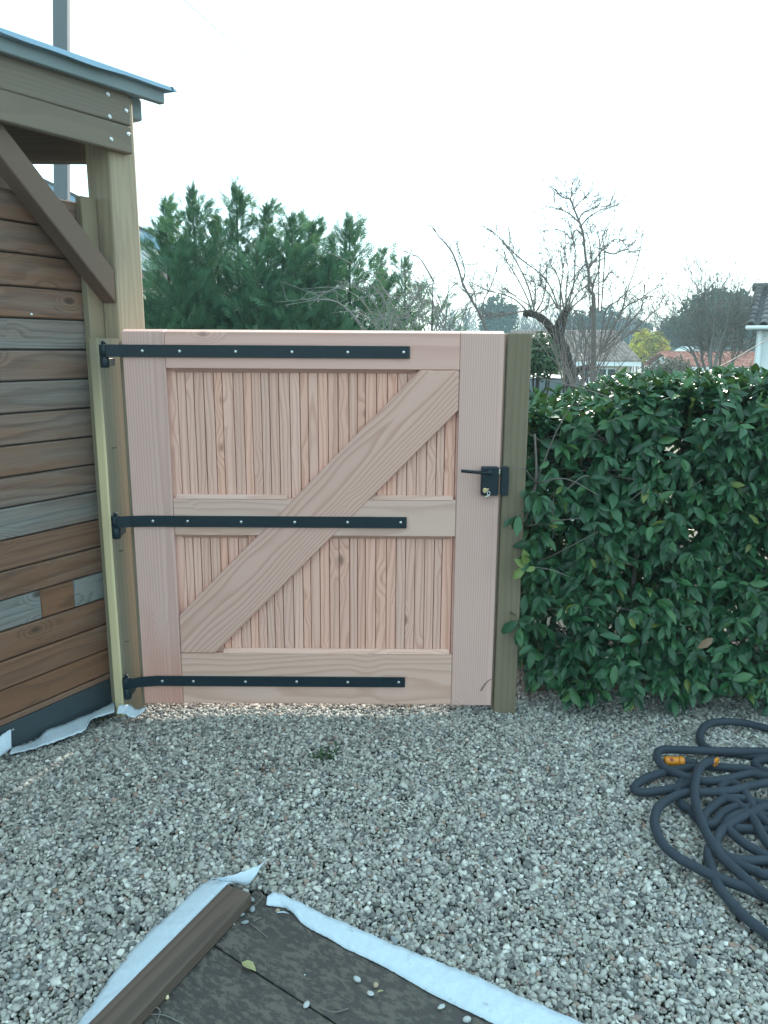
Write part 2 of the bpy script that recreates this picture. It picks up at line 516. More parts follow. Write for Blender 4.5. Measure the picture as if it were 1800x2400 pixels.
def hgrav(x, y):
    h = .006 * np.sin(3.1 * x + 1.0) * np.sin(2.7 * y + .4) + .003 * np.sin(7.3 * x + 2.0 * y) + .0025 * np.sin(11 * y - 5 * x)
    s = (x - (Q0[0] - NN[0] * .10)) * NN[0] + (y - (Q0[1] - NN[1] * .10)) * NN[1]   # distance from the shed wall
    dip = np.where(y < 3.05, .050 * np.exp(-(np.maximum(s, 0) / .20) ** 2), 0)
    return h - dip - .022 * np.exp(-((y - 2.87) / .16) ** 2)

rng = np.random.default_rng(7)
pts = []
for cell, zo, keep in ((.0096, .000, .93), (.0130, .0056, .74)):
    gx, gy = np.meshgrid(np.arange(-1.75, 2.1, cell), np.arange(.75, 3.75, cell * .95))
    gx = gx.ravel() + rng.uniform(-.45, .45, gx.size) * cell; gy = gy.ravel() + rng.uniform(-.45, .45, gy.size) * cell
    m = rng.random(gx.size) < keep
    m &= np.abs(gx) < .55 + .50 * gy
    rel = np.stack([gx, gy], 1) - DECK_A
    det = d_l[0] * d_r[1] - d_l[1] * d_r[0]
    la = (rel[:, 0] * d_r[1] - rel[:, 1] * d_r[0]) / det; lb = (d_l[0] * rel[:, 1] - d_l[1] * rel[:, 0]) / det
    m &= ~((la > -.005) & (lb > -.005))
    s = (gx - Q0[0]) * NN[0] + (gy - Q0[1]) * NN[1]
    m &= s > -.125
    z = hgrav(gx, gy) + zo + rng.uniform(-.002, .003, gx.size)
    pts.append(np.stack([gx, gy, z], 1)[m])
GP = np.concatenate(pts)
N = len(GP)
me = bpy.data.meshes.new("m")
me.vertices.add(N); me.vertices.foreach_set("co", GP.astype(np.float32).ravel())
a_ = me.attributes.new("rot", 'FLOAT_VECTOR', 'POINT')
rot = np.stack([rng.normal(0, .5, N), rng.normal(0, .5, N), rng.uniform(0, 6.28, N)], 1)
a_.data.foreach_set("vector", rot.astype(np.float32).ravel())
a_ = me.attributes.new("scl", 'FLOAT_VECTOR', 'POINT')
s0 = np.clip(rng.lognormal(math.log(.0056), .27, N), .0030, .0125)
scl = np.stack([s0 * rng.uniform(.95, 1.45, N), s0 * rng.uniform(.8, 1.1, N), s0 * rng.uniform(.5, .85, N)], 1)
a_.data.foreach_set("vector", scl.astype(np.float32).ravel())
a_ = me.attributes.new("idx", 'INT', 'POINT')
a_.data.foreach_set("value", rng.integers(0, 10, N).astype(np.int32))
gravel = link("gravel", me, M_STONE)
tag(gravel, "loose pale grey and beige pea gravel covering the yard", kind="stuff")
ng = bpy.data.node_groups.new("stones", 'GeometryNodeTree')
ng.interface.new_socket("Geometry", in_out='INPUT', socket_type='NodeSocketGeometry')
ng.interface.new_socket("Geometry", in_out='OUTPUT', socket_type='NodeSocketGeometry')
gi = ng.nodes.new("NodeGroupInput"); go = ng.nodes.new("NodeGroupOutput")
g2i = ng.nodes.new("GeometryNodeGeometryToInstance")
for i in range(10):
    ico = ng.nodes.new("GeometryNodeMeshIcoSphere"); ico.inputs["Radius"].default_value = 1.0; ico.inputs["Subdivisions"].default_value = 3 if i < 0 else 2
    pos = ng.nodes.new("GeometryNodeInputPosition")
    ad = ng.nodes.new("ShaderNodeVectorMath"); ad.operation = 'ADD'; ad.inputs[1].default_value = (i * 7.3, i * 3.1, i * 5.7)
    nt_ = ng.nodes.new("ShaderNodeTexNoise"); nt_.inputs["Scale"].default_value = .85; nt_.inputs["Detail"].default_value = 1.5
    su = ng.nodes.new("ShaderNodeVectorMath"); su.operation = 'SUBTRACT'; su.inputs[1].default_value = (.5, .5, .5)
    sc = ng.nodes.new("ShaderNodeVectorMath"); sc.operation = 'SCALE'; sc.inputs["Scale"].default_value = 1.9
    sp_ = ng.nodes.new("GeometryNodeSetPosition")
    sm = ng.nodes.new("GeometryNodeSetShadeSmooth"); smt = ng.nodes.new("GeometryNodeSetMaterial"); smt.inputs["Material"].default_value = M_STONE
    L = ng.links.new
    L(pos.outputs[0], ad.inputs[0]); L(ad.outputs[0], nt_.inputs["Vector"]); L(nt_.outputs["Color"], su.inputs[0]); L(su.outputs[0], sc.inputs[0])
    L(ico.outputs[0], sp_.inputs["Geometry"]); L(sc.outputs[0], sp_.inputs["Offset"]); L(sp_.outputs[0], sm.inputs[0]); L(sm.outputs[0], smt.inputs[0]); L(smt.outputs[0], g2i.inputs[0])
iop = ng.nodes.new("GeometryNodeInstanceOnPoints"); iop.inputs["Pick Instance"].default_value = True
def nattr(name, t):
    nd = ng.nodes.new("GeometryNodeInputNamedAttribute"); nd.data_type = t; nd.inputs["Name"].default_value = name
    return nd.outputs["Attribute"]
ng.links.new(gi.outputs[0], iop.inputs["Points"]); ng.links.new(g2i.outputs[0], iop.inputs["Instance"])
ng.links.new(nattr("idx", 'INT'), iop.inputs["Instance Index"])
ng.links.new(nattr("rot", 'FLOAT_VECTOR'), iop.inputs["Rotation"]); ng.links.new(nattr("scl", 'FLOAT_VECTOR'), iop.inputs["Scale"])
ng.links.new(iop.outputs[0], go.inputs[0])
md = gravel.modifiers.new("stones", 'NODES'); md.node_group = ng

# ------------------------------------------------------------------ the gate
GY = 2.80
gate = thing("wooden_gate", "new pinkish fir gate with diagonal brace and three black strap hinges", "gate", (-.255, GY, 0))
ZT, ZB, XL, XR = 1.4545, .030, -.936, .425
XLI, XRI = -.784, .2675

def frame_board(name, x0, x1, z0, z1, mat, axis, parent, y0=GY, y1=GY + .046):
    return abox(name, (x0, y0, z0), (x1, y1, z1), mat, parent, axis, .0025)

def top_board(name, x0, x1, z0, z1, mat, axis, rise=.0085):
    """frame board whose top is planed to shed water towards the front"""
    cx, cz = (x0 + x1) / 2, (z0 + z1) / 2
    bm = bmesh.new()
    prof = [(GY, z0), (GY, z1), (GY + .034, z1 + rise), (GY + .046, z1 + rise), (GY + .046, z0)]
    a = [bm.verts.new((x0, y, z)) for y, z in prof]; b = [bm.verts.new((x1, y, z)) for y, z in prof]
    bm.faces.new(a); bm.faces.new(b[::-1])
    for i in range(5):
        j = (i + 1) % 5
        bm.faces.new((a[j], a[i], b[i], b[j]))
    bmesh.ops.recalc_face_normals(bm, faces=bm.faces)
    bmesh.ops.bevel(bm, geom=list(bm.edges), offset=.002, segments=1, affect='EDGES')
    me = bm_mesh(bm)
    M = frame((cx, GY + .023, cz), (1, 0, 0) if axis == 0 else (0, 0, 1), (0, 0, 1) if axis == 0 else (1, 0, 0))
    me.transform(M.inverted())
    return link(name, me, mat, gate, M)

top_board("stile", XL, XLI - .001, ZB, ZT, M_FIR_FINE, 2)["tone"] = .5
top_board("stile", XRI + .001, XR, ZB, ZT, M_FIR_FINE, 2)
top_board("rail", XLI, XRI, 1.326, ZT - .0005, M_FIR_FINE, 0)
frame_board("rail", XLI, XRI, ZB + .002, .241, M_FIR_PALE, 0, gate, GY + .001)
frame_board("rail", XLI, XRI, .711, .850, M_FIR_PALE, 0, gate, GY + .002, GY + .0235)
# eased moulding strips along the rails (the stopped chamfers)
def chamfer(x0, x1, z, up, mat=M_FIR_PALE):
    h = .013 * up
    prof = [(GY + .0005, z), (GY + .0235, z + h), (GY + .0235, z)]
    v = [(x0, y, zz) for y, zz in prof] + [(x1, y, zz) for y, zz in prof]
    f = [(0, 1, 2), (5, 4, 3), (0, 3, 4, 1), (1, 4, 5, 2), (2, 5, 3, 0)]
    me = mesh_py(v, f)
    M = Matrix.Translation(((x0 + x1) / 2, GY, z)); me.transform(M.inverted())
    bm = bmesh.new(); bm.from_mesh(me); bmesh.ops.recalc_face_normals(bm, faces=bm.faces); bm.to_mesh(me); bm.free()
    link("moulding", me, mat, gate, M)
chamfer(-.774, -.36, .851, 1); chamfer(-.08, .256, .851, 1)
chamfer(-.62, .256, .242, 1)
chamfer(-.76, -.52, .710, -1); chamfer(-.22, .246, .710, -1)
chamfer(-.755, .10, 1.325, -1, M_FIR_FINE)
# tongue and groove boards
rb = random.Random(3)
x = XLI - .006
i = 0
bounds = [x]
while x < XRI + .004:
    x += rb.choice([.034, .036, .037, .040, .030, .037])
    bounds.append(min(x, XRI + .008))
for x0, x1 in zip(bounds[:-1], bounds[1:]):
    if x1 - x0 < .008: continue
    g = rb.uniform(.0018, .0030)
    y0 = GY + .0245 + rb.uniform(0, .0015)
    abox("board", (x0 + g * .5, y0, .232), (x1 - g * .5, y0 + .018, 1.334), M_BOARD, gate, 2, .0016)
# groove backing (tongues) seen in the joints
abox("tongue_panel", (XLI - .01, GY + .0445, .228), (XRI + .01, GY + .0455, 1.338), M_FIR, gate, 2, 0)
# diagonal brace
bp = [(-.783, .2425), (-.651, .2425), (.2665, 1.182), (.2665, 1.3245), (.125, 1.3245), (-.783, .392)]
ex = np.array([.918, 0, .94]); ex /= np.linalg.norm(ex); ey = np.array([-ex[2], 0, ex[0]])
oc = np.array([-.26, GY - .002, .785])
loc2 = [((np.array([x, oc[1], z]) - oc) @ ex, (np.array([x, oc[1], z]) - oc) @ ey) for x, z in bp]
me = prism_mesh(loc2, .025, .0035)
Mb = frame(oc, ex, ey)           # ez = ex x ey = -Y direction check
if Mb.to_3x3().col[2][1] < 0:
    me.transform(Matrix.Translation((0, 0, -.025)))
link("brace", me, M_FIR, gate, Mb)
# straps
def screw(pos, nrm, r, parent, mat=M_ZINC, name="screw"):
    bm = bmesh.new()
    bmesh.ops.create_uvsphere(bm, u_segments=10, v_segments=6, radius=r)
    for v in bm.verts: v.co.z *= .45
    nrm = np.asarray(nrm, float)
    side = np.array([1.0, 0, 0]) if abs(nrm[0]) < .8 else np.array([0, 0, 1.0])
    a = np.cross(nrm, side); a /= np.linalg.norm(a)
    return link(name, bm_mesh(bm, True), mat, parent, frame(pos, a, np.cross(nrm, a)))

def cyl(name, p0, p1, r, mat, parent, sides=16, bev=True, **kw):
    p0 = np.asarray(p0, float); p1 = np.asarray(p1, float); d = unit(p1 - p0); L = np.linalg.norm(p1 - p0)
    e = min(r * .18, L * .2)
    v, t = tube_arrays([p0, p0 + d * e, p1 - d * e, p1], [r * .86, r, r, r * .86], sides)
    me = mesh_tri(v, t)
    o = link(name, me, mat, parent, **kw)
    M = Matrix.Translation(V((p0 + p1) / 2)); me.transform(M.inverted()); place(o, M, parent)
    return o

hinge_post = thing("hinge_post", "yellowish treated pine hinge post with worn edge beside the shed post", "post", sp(-.06, .03, 0))
straps = [(1.3655, 1.4085, .0885, (333, 420.6, 552, 684, 815, 946), 826, 1.41, 1.327, .0),
          (.745, .7875, .0845, (358, 439.5, 565, 690.5, 814.5, 939), 1224, .797, .697, -.004),
          (.108, .1495, .0855, (380, 453, 575, 695, 815, 934.5), 1597, .1465, .050, -.012)]
for z0, z1, xe, sx, ypx, bz1, bz0, dz in straps:
    bx = -1.002
    zc = (z0 + z1) / 2
    # flat bar that cranks back a little to the barrel
    path = [(xe, 2.795), (-.88, 2.795), (-.945, 2.797), (bx + .012, 2.7995 - .012)]
    bm = bmesh.new()
    rows = []
    for (xx, yy) in path:
        o_ = dz * max(0, min(1, (-.90 - xx) / .09))
        rows.append([bm.verts.new((xx, yy, z0 + o_)), bm.verts.new((xx, yy, z1 + o_)), bm.verts.new((xx, yy - .0045, z1 + o_)), bm.verts.new((xx, yy - .0045, z0 + o_))])
    for a, b in zip(rows[:-1], rows[1:]):
        for i in range(4):
            bm.faces.new((a[i], a[(i + 1) % 4], b[(i + 1) % 4], b[i]))
    bm.faces.new(rows[0]); bm.faces.new(rows[-1][::-1])
    bmesh.ops.recalc_face_normals(bm, faces=bm.faces)
    bmesh.ops.bevel(bm, geom=list(bm.edges), offset=.0009, segments=1, affect='EDGES')
    me = bm_mesh(bm)
    M = Matrix.Translation((xe, 2.795, zc)); me.transform(M.inverted())
    hinge = link("strap_hinge", me, M_STEEL, gate, M)
    for s_ in sx:
        pz = zc + rb.uniform(-.001, .001)
        px = at(s_, ypx, 2.79)[0]
        screw((px, 2.7903, pz), (0, -1, 0), .0056, hinge)
    zt_ = z1 + dz
    cyl("barrel", (bx, 2.802, z0 + dz), (bx, 2.802, zt_), .0165, M_STEEL, hinge)
    # pintle on the hinge post
    pin = cyl("pintle", (bx, 2.802, bz0), (bx, 2.802, z0 + dz - .0008), .0158, M_STEEL, hinge_post)
    cyl("pin_tip", (bx, 2.802, zt_ + .0005), (bx, 2.802, zt_ + .012), .0085, M_STEEL, pin)
    abox("pintle_plate", (bx - .012, 2.812, bz0 + .006), (bx + .012, 2.872, z0 + dz - .006), M_STEEL, pin, 2, .001)

# rim lock
l0 = at(1126, 1159.6, 2.79); l1 = at(1168, 1093.3, 2.79)
lz0, lz1, lx0, lx1 = l0[2], l1[2], l0[0], l1[0]
lock = abox("lock_case", (lx0, 2.770, lz0), (lx1, 2.7995, lz1), M_STEEL, gate, 2, .003)
abox("latch_bolt", (lx1, 2.776, lz1 - .026), (lx1 + .0062, 2.790, lz1 - .010), M_CHROME, lock, 2, .0008)
hb = at(1147, 1108, 2.765)
cyl("rose", (hb[0], 2.7695, hb[2]), (hb[0], 2.757, hb[2]), .0105, M_STEEL, lock)
he = at(1081, 1104, 2.745)
# twisted lever
acc = Acc()
A0 = np.array([hb[0], 2.752, hb[2]]); A1 = np.array([he[0], 2.748, he[2]])
tt = np.linspace(0, 1, 34)
path = A0 + (A1 - A0) * tt[:, None]
ang = tt * 18
th = np.arange(4) * math.pi / 2
rr = np.where(tt < .28, .0052, .0068); rr[0] = .0085; rr[1] = .0085
dirv = unit(A1 - A0); s1 = unit(np.cross(dirv, UP)); s2 = np.cross(s1, dirv)
vs = np.concatenate([path[i] + rr[i] * (np.cos(th + ang[i])[:, None] * s1 + np.sin(th + ang[i])[:, None] * s2) for i in range(34)])
q = []
for i in range(33):
    for j in range(4):
        kk = (j + 1) % 4
        q += [(i * 4 + j, i * 4 + kk, i * 4 + 4 + kk), (i * 4 + j, i * 4 + 4 + kk, i * 4 + 4 + j)]
q += [(0, 2, 1), (0, 3, 2), (132, 133, 134), (132, 134, 135)]
link("lever_handle", mesh_tri(vs, q), M_STEEL, lock)
kc = at(1136, 1148, 2.768)
cyl("key_cylinder", (kc[0], 2.7695, kc[2]), (kc[0], 2.760, kc[2]), .008, M_BRASS, lock)
# keys left in the lock
keys = thing("key_bunch", "brass key with a small ring and second key left in the gate lock", "key", (kc[0], 2.755, kc[2]))
cyl("key_blade", (kc[0], 2.7595, kc[2]), (kc[0], 2.748, kc[2]), .0028, M_BRASS, keys)
bm = bmesh.new()
pr = [(-.010, -.004), (-.010, .004), (-.006, .0075), (.004, .0085), (.011, .0088), (.0115, .004), (.006, -.001), (.002, -.0065), (-.006, -.0075)]
me = prism_mesh(pr, .0026, .0006)
link("key_bow", me, M_BRASS, keys, frame((kc[0] + .001, 2.7475, kc[2]), (1, 0, .05), (0, 0, 1)))
rc = np.array([kc[0] + .012, 2.746, kc[2] - .009])
th = np.linspace(0, 2 * math.pi, 15)
v, t = tube_arrays([rc + .007 * np.array([math.cos(a) * .7, .2 * math.sin(a), math.sin(a)]) for a in th], .0009, 5, False)
link("key_ring", mesh_tri(v, t), M_CHROME, keys)
board("spare_key", rc + np.array([.004, -.001, -.006]), rc + np.array([-.012, -.003, -.014]), (0, 0, 1), .006, .002, M_CHROME, keys, .0005)

v, t = tube_arrays(catmull([at(1153, 1591, 2.797), at(1143, 1597, 2.796), at(1134, 1608, 2.796), at(1127, 1619, 2.797)], 5), np.linspace(.0008, .0022, 16), 5)
link("dry_stem", mesh_tri(v, t, True), M_BATTEN, None, label="short dark dry stem stuck low on the gate beside the green post", cat="stem")
# ------------------------------------------------------------------ gate post on the hedge side
gp = thing("gate_post", "greenish treated pine post between the gate and the hedge", "post", (.482, 2.845, 0))
abox("timber", (.4365, GY + .002, -.25), (.522, GY + .092, 1.4555), M_POST_G, gp, 2, .003)
k0 = at(1171.6, 1159.6, 2.79); k1 = at(1192, 1093.3, 2.79)
kp = abox("keeper", (k0[0], 2.772, k0[2]), (k1[0], 2.8015, k1[2]), M_STEEL, gp, 2, .0025)
for zz in (k0[2] + .011, k1[2] - .011):
    screw((k1[0] - .008, 2.7718, zz), (0, -1, 0), .003, kp, M_STEEL)

# ------------------------------------------------------------------ the shed
shed = thing("timber_shed", "open brown timber shed wall with planks, knee brace and metal roof edge", "shed", sp(-.6, .1, 0))
zs = [1.965, 1.812, 1.710, 1.600, 1.495, 1.388, 1.281, 1.172, 1.062, .954, .847, .735, .625, .522, .409, .301, .195, .088, .060]
tones = [.10, .22, .18, .12, .66, .35, .56, .40, .25, .30, .66, -.1, .05, .9, .0, -.05, -.2, .05]
rs = random.Random(11)
BPL = .115
for i in range(len(zs) - 1):
    z1, z0 = zs[i], zs[i + 1]
    if i == 0:
        z0 = 1.812; z1 = 1.915
    if i == 14 - 0 - 0 and False: pass
    w = z1 - z0 - .005
    jit = rs.uniform(-.002, .002)
    a_end = -.055
    zc = (z0 + z1) / 2
    if i == 13:      # the row pieced together from three short lengths
        for (a0, a1, tn) in ((-2.3, -.345, .95), (-.3445, -.2015, -.25), (-.201, a_end, .98)):
            board("plank", sp(a0, BPL + .011 + jit, zc), sp(a1, BPL + .011 + jit, zc), UP, w, .022, M_SHED, shed, .0045, tone=tn)
        continue
    board("plank", sp(-2.3, BPL + .011 + jit, zc), sp(a_end, BPL + .011 + jit, zc), UP, w, .022, M_SHED, shed, .0045, tone=tones[i] * .85 + .05)
board("backing_panel", sp(-2.3, .142, .97), sp(.135, .142, .97), UP, 1.88, .004, M_SLATE, shed, 0)  # unseen end extended behind the post to block sun leaking at plank ends
pb = board("base_panel", sp(-2.3, BPL + .004, .003), sp(-.048, BPL + .004, .003), UP, .118, .008, M_SLATE, shed, .001)
p_ = sh(31, 1710, BPL - .002)
screw(p_, NN, .004, pb)
# white fixing seen on one plank
screw(sh(74, 737, BPL), NN, .0055, shed, M_ZINC, "fixing")
# vertical trim batten, tall post
board("trim_batten", sp(-.036, .080 + .017, -.05), sp(-.036, .080 + .017, 1.93), U, .068, .034, M_POST_F, shed, .003)
board("post", sp(.0625, .0655, -.2), sp(.0625, .0655, 2.292), U, .125, .131, M_POST, shed, .010, 2)
# fascia boards (two planks) fixed across the post
B0 = -.032
def fascia(tl, tr, bl, br):
    pl_t, pl_b = sh(*tl, B0), sh(*bl, B0)
    pr_t, pr_b = sh(*tr, B0), sh(*br, B0)
    a_r = .0825
    zr1, zr0 = pr_t[2], pr_b[2]
    zl1, zl0 = pl_t[2], pl_b[2]
    w = ((zr1 - zr0) + (zl1 - zl0)) / 2 - .002
    c_r, c_l = (zr1 + zr0) / 2, (zl1 + zl0) / 2
    a_l = (pl_t - Q0) @ U
    sl = (c_r - c_l) / (a_r - a_l)
    p1 = sp(a_r, B0 + .0155, c_r); p0 = sp(-2.3, B0 + .0155, c_r + sl * (-2.3 - a_r))
    return board("fascia_board", p0, p1, UP, w, .031, M_BEAM, shed, .004)
f1 = fascia((0, 118), (304, 214), (0, 206), (304, 297))
f2 = fascia((0, 205), (304, 297.5), (0, 284), (312, 361))
for x, y in ((253, 221), (257, 273), (261, 326), (296, 259), (300.5, 314)):
    p = sh(x, y, B0 - .001)
    ring = []
    th = np.linspace(0, 2 * math.pi, 13)
    v, t = tube_arrays([p + .0062 * (math.cos(a) * U + math.sin(a) * UP) for a in th], .0018, 5, False)
    s_ = screw(p, NN, .0052, shed, M_ZINC, "coach_screw")
    link("washer", mesh_tri(v, t, True), M_ZINC, s_)
# knee brace
c4 = [sh(0, 284, 0.006), sh(269, 633, .006), sh(273, 711, .006), sh(0, 365, .006)]
ex = unit(((c4[1] + c4[2]) - (c4[0] + c4[3])) / 2)
eyv = np.cross(np.cross(ex, UP), ex) if False else unit(UP - ex * (UP @ ex))
Mk = frame((c4[0] + c4[2]) / 2, ex, eyv)
Mi = Mk.inverted()
def lc(p): q_ = Mi @ V(p); return (q_[0], q_[1])
top_l = np.array(lc(c4[0])); bot_l = np.array(lc(c4[3]))
dx = np.array([1.0, 0])
pr = [tuple(bot_l - dx * .18), lc(c4[2]), lc(c4[1]), tuple(top_l - dx * .18)]
me = prism_mesh(pr, .075, .004)
ezv = np.array(Mk.to_3x3().col[2])
if ezv @ NN > 0: me.transform(Matrix.Translation((0, 0, -.075)))
link("knee_brace", me, M_BRACE, shed, Mk)
# roof: fascia under a folded metal sheet, deck, rear beam and posts
def slope_board(name, tl, tr, bl, br, b, t, mat, a_r, parent, bev=.003, a_l=-2.4):
    p = [sh(*q_, b) for q_ in (tl, tr, bl, br)]
    za = lambda p0, p1, a: p0[2] + (p1[2] - p0[2]) * (a - (p0 - Q0) @ U) / ((p1 - p0) @ U)
    zt0, zt1, zb0, zb1 = za(p[0], p[1], a_l), za(p[0], p[1], a_r), za(p[2], p[3], a_l), za(p[2], p[3], a_r)
    v = []
    for bb in (b, b + t):
        v += [sp(a_l, bb, zb0), sp(a_r, bb, zb1), sp(a_r, bb, zt1), sp(a_l, bb, zt0)]
    me = mesh_py(v, [(0, 1, 2, 3), (7, 6, 5, 4), (0, 4, 5, 1), (1, 5, 6, 2), (2, 6, 7, 3), (3, 7, 4, 0)])
    bm = bmesh.new(); bm.from_mesh(me); bmesh.ops.recalc_face_normals(bm, faces=bm.faces)
    if bev: bmesh.ops.bevel(bm, geom=list(bm.edges), offset=bev, segments=1, affect='EDGES')
    bm.to_mesh(me); bm.free()
    M = Matrix.Translation(V((sp(a_l, b, zb0) + sp(a_r, b, zb1)) / 2)); me.transform(M.inverted())
    return link(name, me, mat, parent, M), (zt0, zt1)
a_e = (sh(386, 226, -.062) - Q0) @ U
slope_board("roof_fascia", (0, 78), (390, 210), (0, 119), (384, 243), -.062, .028, M_SOFFIT, a_e, shed)
rsheet, (zt0, zt1) = slope_board("roof_sheet", (0, 64), (400, 204), (0, 79), (400, 213), -.085, 1.05, M_ROOFSHEET, a_e + .022, shed, .002)
aa = np.linspace(-2.4, a_e + .022, 60)
v = []
for a in aa:
    w_ = .0030 * math.sin(a * 9) + .0018 * math.sin(a * 23 + 1)
    zz = zt0 + (zt1 - zt0) * (a + 2.4) / (a_e + .022 + 2.4)
    v += [sp(a, -.087, zz - .0005), sp(a, -.090 + w_ * .5, zz - .016 + w_)]
me = mesh_py(v, [(2 * i, 2 * i + 1, 2 * i + 3, 2 * i + 2) for i in range(59)])
bm = bmesh.new(); bm.from_mesh(me)
bmesh.ops.solidify(bm, geom=list(bm.faces), thickness=.0015)
bm.to_mesh(me); bm.free()
link("drip_edge", me, M_ROOFSHEET, rsheet)
ae2 = a_e + .022
tipv = [sp(ae2 - .01, -.091, zt1 + .0015), sp(ae2 + .016, -.091, zt1 - .010), sp(ae2, .2, zt1 + .001), sp(ae2 - .004, -.092, zt1 - .014)]
link("sheet_corner", mesh_py(tipv, [(0, 1, 2), (0, 3, 1)]), M_ROOFSHEET, rsheet)
board("purlin", sp(-2.3, .075, zt1 - .085), sp(a_e - .03, .075, zt1 - .075), UP, .075, .10, M_SOFFIT, shed, .006)
tb_z = at(110, 377, 3.06)[2]; tbr = at(206, 377, 3.06); tbl = at(-260, 377, 3.06)
board("tie_beam", np.array([tbl[0], 3.09, (tb_z + 2.27) / 2]), np.array([tbr[0], 3.09, (tb_z + 2.27) / 2]), UP, 2.27 - tb_z, .06, M_BRACE, shed, .004)
zrb = 2.16
board("rear_beam", sp(-2.3, .80, (zrb + 2.28) / 2), sp(.13, .80, (zrb + 2.28) / 2), UP, 2.28 - zrb, .06, M_BRACE, shed, .004)
board("rear_post", sp(-1.9, .78, -.2), sp(-1.9, .78, zrb - .002), U, .10, .10, M_BRACE, shed, .005)
board("rear_post", sp(.08, .78, -.2), sp(.08, .78, zrb - .002), U, .09, .09, M_BRACE, shed, .005)

# hinge post (fixed to the side of the shed post), corner worn to yellow sapwood
bm = bmesh.new()
prof = [(-.104, .004), (-.098, -.003), (-.012, -.003), (-.002, .002), (-.002, .0755), (-.104, .0755)]
prof = [(-.104, .010), (-.100, .002), (-.094, -.002), (-.006, -.002), (-.002, .002), (-.002, .0755), (-.082, .0755), (-.104, .048)]
o_ = sp(-.053, .036, 0)
Mh = frame(o_, UP, U)
vv = []
for z in (-.2, .2, .6, 1.0, 1.4305):
    vv.append([bm.verts.new(Mh.inverted() @ V(sp(a + (.0015 * math.sin(z * 7 + j) if j < 2 else 0), b, z))) for j, (a, b) in enumerate(prof)])
n_ = len(prof)
for r0, r1 in zip(vv[:-1], vv[1:]):
    for j in range(n_):
        bm.faces.new((r0[j], r0[(j + 1) % n_], r1[(j + 1) % n_], r1[j]))
bm.faces.new(vv[0][::-1]); bm.faces.new(vv[-1])
bmesh.ops.recalc_face_normals(bm, faces=bm.faces)
me = bm_mesh(bm)
me.materials.append(M_POST_F); me.materials.append(M_POST_Y)
R3 = np.array(Mh.to_3x3())
for p_ in me.polygons:
    nw = R3 @ np.array(p_.normal)
    if nw @ (-U) > .85: p_.material_index = 1
link("timber", me, None, hinge_post, Mh)
abox("light_stop", (-.968, 2.862, .0), (-.895, 2.882, 1.42), M_POST_F, hinge_post, 2, .003)  # added unseen strip, blocks sun through the gap between gate and hinge post
for (x, y) in ((267, 1050), (283, 1292), (297, 1504)):
    p = at(x, y, 2.868)
    board("nail_mark", p + np.array([-.007, 0, 0]), p + np.array([.007, .008, .001]), UP, .004, .004, M_BATTEN, hinge_post, .001)

# ------------------------------------------------------------------ white ground fabric
def sheet(name, top, bot, label, cat="ground fabric", k=6, bulge=.0, group="white ground fabric offcuts", seed=1, cols=6):
    A = catmull(top, k); B = catmull(bot, k)
    m = min(len(A), len(B))
    ta = np.linspace(0, len(A) - 1, m * 2); tb = np.linspace(0, len(B) - 1, m * 2)
    A = np.stack([np.interp(ta, np.arange(len(A)), A[:, i]) for i in range(3)], 1)
    B = np.stack([np.interp(tb, np.arange(len(B)), B[:, i]) for i in range(3)], 1)
    rg = np.random.default_rng(seed)
    n1 = len(A); W = np.linspace(0, 1, cols)
    G = A[:, None, :] * (1 - W)[None, :, None] + B[:, None, :] * W[None, :, None]
    s = np.arange(n1)
    wr = sum(np.sin(s * f_ + rg.uniform(0, 6))[:, None] * np.sin(W * w_ + rg.uniform(0, 6))[None] for f_, w_ in ((.35, 3), (.8, 5), (1.7, 7))) * .0010
    for col_, amp in ((0, .0035), (cols - 1, .0035)):
        G[:, col_, :2] += rg.normal(0, amp, (n1, 2)) * .14
    G[:, :, 2] += bulge * np.sin(W * math.pi)[None] + wr
    v = G.reshape(-1, 3)
    f = [(i * cols + j, i * cols + j + 1, (i + 1) * cols + j + 1, (i + 1) * cols + j) for i in range(n1 - 1) for j in range(cols - 1)]
    me = mesh_py(v, f, True)
    bm = bmesh.new(); bm.from_mesh(me); bmesh.ops.solidify(bm, geom=list(bm.faces), thickness=.0008); bm.to_mesh(me); bm.free()
    me.polygons.foreach_set("use_smooth", [True] * len(me.polygons))
    c = v.mean(0); M = Matrix.Translation(V(c)); me.transform(M.inverted())
    return link(name, me, M_TEXTILE, None, M, label=label, cat=cat, group=group)

def z4(p, z): return gr(p[0] / 3.95, 1600 + p[1] / 3.95, z)
def w4(p, b): return sh(p[0] / 3.95, 1600 + p[1] / 3.95, b)
sheet("fabric_strip", [w4(p, .105) for p in [(105, 600), (260, 560), (345, 520), (400, 465), (450, 428), (560, 395), (700, 335), (830, 285), (930, 240), (1060, 170)]],
      [z4(p, z) for p, z in [((90, 660), -.012), ((270, 622), -.012), ((330, 605), -.010), ((420, 575), -.01), ((500, 552), -.01), ((640, 497), -.008), ((760, 455), -.006), ((810, 405), -.006), ((845, 340), -.006), ((1060, 275), -.002)]],
      "long wavy strip of white ground fabric along the slate base of the shed")
sheet("fabric_scrap", [z4((1100, 205), .03), z4((1200, 205), .03), z4((1260, 245), .018), z4((1352, 228), .016)],
      [z4((1080, 285), .012), z4((1150, 290), .014), z4((1235, 322), .012), z4((1335, 265), .012)],
      "small crumpled scrap of white ground fabric at the foot of the hinge post", seed=4, cols=5)
sheet("fabric_flap", [w4((-60, 530), .10), w4((20, 482), .10), w4((103, 428), .10)], [z4((-60, 720), -.012), z4((20, 672), -.012), z4((106, 606), -.012)],
      "pointed white fabric flap standing against the shed base at the picture edge", seed=5)

